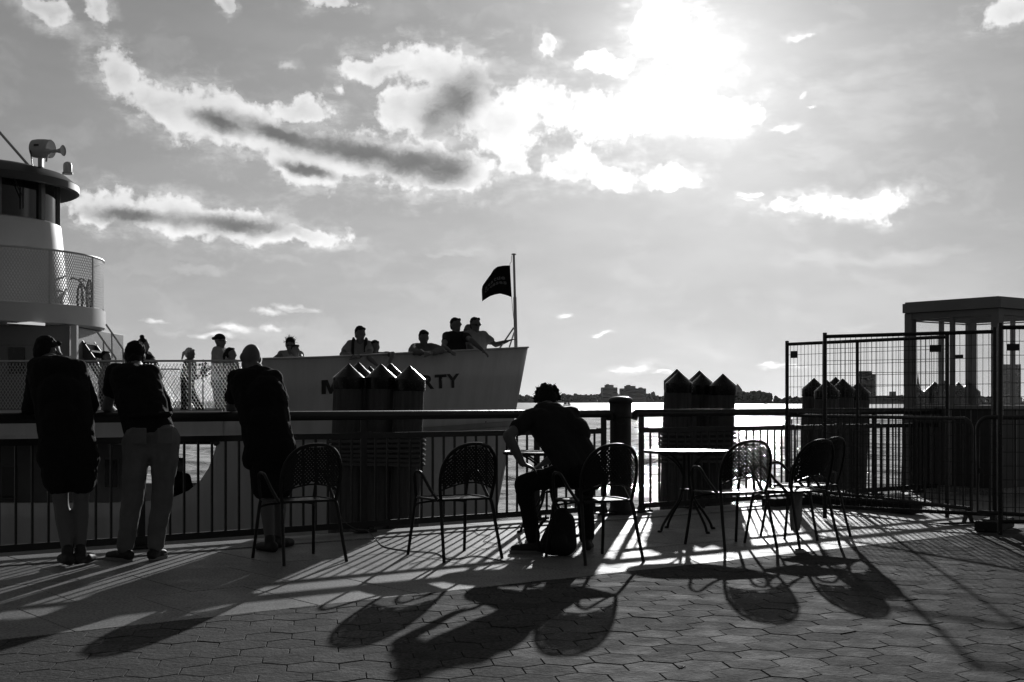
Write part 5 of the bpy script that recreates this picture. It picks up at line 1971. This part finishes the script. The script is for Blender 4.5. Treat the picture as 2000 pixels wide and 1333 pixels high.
# two people on the lower deck
J0 = dict(head=PX(352, 908, 21.4), neck=PX(348, 921, 21.4), shL=PX(332, 931, 21.4), shR=PX(364, 933, 21.35), elL=PX(322, 958, 21.3), elR=PX(372, 960, 21.3), wrL=PX(340, 968, 21.1), wrR=PX(352, 968, 21.1),
          hipL=PX(338, 975, 21.4), hipR=PX(356, 975, 21.4), knL=PX(352, 978, 21.0), knR=PX(372, 980, 21.0), anL=PX(356, 1030, 21.0), anR=PX(374, 1030, 21.0))
person('dark figure seated in the open lower deck of the ferry against the water', J0, (0.8, -0.4, 0), s=0.95, vox=0.016, top='black_cloth', bottom='black_cloth', sleeve=1.8, skin='skin_dark', group='passengers on the ferry')
J1 = dict(head=PX(149, 849, 22.0), neck=PX(149, 863, 22.0), shL=PX(130, 876, 22.0), shR=PX(166, 876, 22.0), elL=PX(126, 908, 22.0), elR=PX(170, 908, 22.0), wrL=PX(130, 936, 21.9), wrR=PX(168, 936, 21.9),
          hipL=PX(140, 938, 22.0), hipR=PX(156, 938, 22.0), knL=PX(140, 985, 22.0), knR=PX(157, 985, 22.0), anL=PX(139, 1018, 22.0), anR=PX(158, 1018, 22.0))
person('dark figure standing in the lower passage of the ferry behind the leftmost man', J1, (0.9, -0.2, 0), s=0.95, vox=0.016, top='black_cloth', bottom='black_cloth', sleeve=1.8, skin='skin_dark', group='passengers on the ferry')

# ------------------------------------------------------------------ the far shore
ZL = WZ


def shore_strip(name, px0, px1, Y, label):
    a, c = (px0 - CX) / F * Y, (px1 - CX) / F * Y
    m = MB()
    m.box(((a + c) / 2, Y + 150, ZL + 1.0), (c - a, 300, 4.0))
    o = m.build(name, MATS['far_land'])
    return tag(o, label, kind='structure')


shore_strip('far_shore', 480, 1560, 2600, 'low far shore across the harbour')
shore_strip('far_shore', 1420, 2600, 1500, 'nearer low shore across the harbour on the right')
rr = random.Random(11)
tm = MB()


def tree_line(px0, px1, Y, prof):
    """crowns: jittered clumps along the shore, heights from a profile of (px, top y)"""
    x = px0
    while x < px1:
        for (x0, y0), (x1, y1) in zip(prof, prof[1:]):
            if x0 <= x <= x1:
                yt = y0 + (y1 - y0) * (x - x0) / (x1 - x0)
        zt = H + (HY - yt) / F * Y
        hgt = (zt - ZL) * rr.uniform(0.72, 1.06)
        cx = (x - CX) / F * Y
        r0 = hgt * rr.uniform(0.22, 0.36)
        yy = Y + rr.uniform(5, 60)
        for k in range(7):
            p = Vector((cx + rr.gauss(0, r0 * 0.5), yy + rr.gauss(0, r0 * 0.4), ZL + hgt * rr.uniform(0.3, 0.92) - r0 * 0.4))
            q = r0 * rr.uniform(0.35, 0.7)
            n_, m_ = 6, 4
            s0 = len(tm.v)
            tm.ell(p, (q * 1.15, q, q * rr.uniform(0.8, 1.1)), n_, m_)
            for v in tm.v[s0:]:
                v += Vector((rr.gauss(0, q * 0.16), rr.gauss(0, q * 0.16), rr.gauss(0, q * 0.16)))
        tm.capsule((cx, yy, ZL + 2), (cx, yy, ZL + hgt * 0.6), r0 * 0.35, r0 * 0.3, 5)
        x += rr.uniform(1.2, 2.6) * (2600 / Y) * 0.8


tree_line(640, 1450, 2600, [(600, 772), (700, 769), (820, 772), (980, 768), (1010, 767), (1026, 770), (1040, 774), (1090, 770), (1110, 767), (1160, 770), (1180, 766), (1240, 768), (1275, 766), (1300, 772), (1350, 771), (1430, 769), (1455, 764)])
tree_line(1440, 2080, 1500, [(1430, 768), (1460, 764), (1475, 761), (1500, 763), (1512, 771), (1560, 774), (1600, 769), (1650, 766), (1720, 772), (1760, 770), (1800, 768), (1850, 772), (2090, 770)])
o = tm.build('shore_trees', MATS['far_trees'])
tag(o, 'dark line of trees along the far shore', 'trees', kind='stuff')


def building(label, px0, px1, ytop, Y, depth=40, name='far_building', parts=(), group='buildings on the far shore', material='far_building', roof=None):
    a, c = (px0 - CX) / F * Y, (px1 - CX) / F * Y
    zt = H + (HY - ytop) / F * Y
    r = thing(name, label, 'building', ((a + c) / 2, Y + depth / 2, ZL), group=group)
    MB().box(((a + c) / 2, Y + depth / 2, (zt + ZL) / 2), (c - a, depth, zt - ZL)).build('wall', MATS[material], r)
    w = r.children[-1]
    for (x0, x1, y0, y1) in parts:
        p, q = (x0 - CX) / F * Y, (x1 - CX) / F * Y
        z0, z1 = H + (HY - y1) / F * Y, H + (HY - y0) / F * Y
        MB().box(((p + q) / 2, Y + depth / 2 + 1, (z0 + z1) / 2), (q - p, depth * 0.7, z1 - z0)).build('roof_block', MATS[material], r)
    if roof:
        xm, yt = roof
        ap = Vector(((xm - CX) / F * Y, Y + depth / 2, H + (HY - yt) / F * Y))
        b4 = [Vector((a, Y, zt)), Vector((c, Y, zt)), Vector((c, Y + depth, zt)), Vector((a, Y + depth, zt))]
        MB().add(b4 + [ap], [(0, 1, 4), (1, 2, 4), (2, 3, 4), (3, 0, 4), (3, 2, 1, 0)]).build('roof', MATS[material], r)
    # window bands
    nb = max(2, int((zt - ZL) / 7))
    for k in range(1, nb):
        z = ZL + (zt - ZL) * (k + 0.35) / nb
        MB().box(((a + c) / 2, Y - 0.2, z), ((c - a) * 0.92, 0.5, (zt - ZL) / nb * 0.38)).build('window_band', MATS['dark_glass'], w)
    return r


building('stepped apartment block on the far shore, left of the pair above the bollard', 1176, 1206, 757, 2550, parts=((1183, 1199, 752, 757), (1186, 1190, 750.5, 752)))
building('broad apartment block on the far shore, right of the pair above the bollard', 1213, 1262, 759, 2550, parts=((1222, 1242, 754, 759), (1226, 1232, 752, 754), (1250, 1256, 757, 759)))
building('slim far building with pyramid roof between the two pile clusters', 1437, 1450, 762, 2000, 20, roof=(1442.5, 749))
building('low wide hall on the far shore right of the pyramid roof', 1452, 1480, 769, 2000, 30)
building('broad dark tower block on the far shore seen through the fence', 1681, 1711, 731, 1480, 20, parts=((1683, 1705, 725, 731),))
building('pale tall tower block at the right edge seen through the fence', 1956, 1994, 712, 1480, 22)
building('long low hall on the far shore left of the kiosk', 1725, 1775, 773, 1450, 25, parts=((1748, 1752, 765, 773),))
ch = thing('church', 'church with pointed spire on the far shore behind the kiosk glass', 'church', PX(1793, 790, 1470), group='buildings on the far shore')
Yk = 1470
sx0, sx1 = (1789 - CX) / F * Yk, (1797 - CX) / F * Yk
zt = H + (HY - 758) / F * Yk
MB().box(((sx0 + sx1) / 2, Yk, (zt + ZL) / 2), (sx1 - sx0, sx1 - sx0, zt - ZL)).build('tower', MATS['far_building'], ch)
MB().lathe([((sx1 - sx0) * 0.62, 0), ((sx1 - sx0) * 0.30, 5.0), ((sx1 - sx0) * 0.2, 9), (0.15, (HY - 729) / F * Yk + H - zt)], 8, ((sx0 + sx1) / 2, Yk, zt)).build('spire', MATS['far_building'], ch)
MB().prism([PX(1797, 791, Yk), PX(1806, 791, Yk), PX(1806, 770, Yk), PX(1800, 763, Yk), PX(1797, 763, Yk)], (0, 14, 0)).build('nave', MATS['far_building'], ch)

# sailing boats
for (px, ytop, yb_, Y, lab) in ((1107, 768, 787, 900, 'small sailing boat with pale sail behind the seated man on the far water'), (1496, 781, 789, 900, 'tiny boat far out under the pyramid-roofed building')):
    bt = thing('sailing_boat', lab, 'boat', PX(px, yb_, Y), group='boats on the far water')
    c = PX(px, yb_, Y)
    c.z = WZ
    hgt = (yb_ - ytop) / F * Y
    L = hgt * 0.75
    hl = MB()
    st_ = [(-0.5, 0.10, 0.14), (-0.3, 0.14, 0.12), (0.1, 0.15, 0.12), (0.38, 0.08, 0.15), (0.52, 0.004, 0.18)]
    vv, ff = [], []
    for (x, w, z) in st_:
        vv += [c + Vector((x * L, -w * L, z * L)), c + Vector((x * L, -w * L * 0.4, -0.03 * L)), c + Vector((x * L, w * L * 0.4, -0.03 * L)), c + Vector((x * L, w * L, z * L))]
    for i in range(4):
        for k in range(3):
            ff.append((4 * i + k, 4 * i + 4 + k, 4 * i + 5 + k, 4 * i + k + 1))
        ff.append((4 * i + 3, 4 * i + 7, 4 * i + 4, 4 * i))
    ff.append((0, 1, 2, 3))
    hl.add(vv, ff)
    hl.build('hull', MATS['ferry_grey'], bt)
    MB().tube([c + Vector((0.05 * L, 0, 0)), c + Vector((0.05 * L, 0, hgt))], 0.05, 6).build('mast', MATS['galvanised'], bt)
    MB().prism([c + Vector((0.0, 0, 0.16 * L)), c + Vector((0.03 * L, 0, hgt * 0.97)), c + Vector((-0.45 * L, 0.02 * L, 0.16 * L))], (0, 0.04, 0)).build('mainsail', MATS['sail'], bt)
    MB().prism([c + Vector((0.48 * L, 0, 0.16 * L)), c + Vector((0.08 * L, 0, hgt * 0.82)), c + Vector((0.10 * L, 0.02 * L, 0.16 * L))], (0, 0.04, 0)).build('jib', MATS['sail'], bt)

# ------------------------------------------------------------------ the air over the harbour
hzb = MB()
hzb.box((0, 16000, 60), (70000, 36000, 126))
ho_ = hzb.build('haze', None)
hm_ = bpy.data.materials.new('haze')
hm_.use_nodes = True
hn_ = hm_.node_tree
hn_.nodes.clear()
pv = hn_.nodes.new('ShaderNodeVolumePrincipled')
pv.inputs['Color'].default_value = (0.9, 0.9, 0.9, 1)
pv.inputs['Density'].default_value = 1.2e-5
pv.inputs['Anisotropy'].default_value = 0.5
om = hn_.nodes.new('ShaderNodeOutputMaterial')
hn_.links.new(pv.outputs[0], om.inputs['Volume'])
ho_.data.materials.append(hm_)
tag(ho_, 'thin pale haze over the harbour', kind='stuff')
sc.cycles.volume_bounces = 0
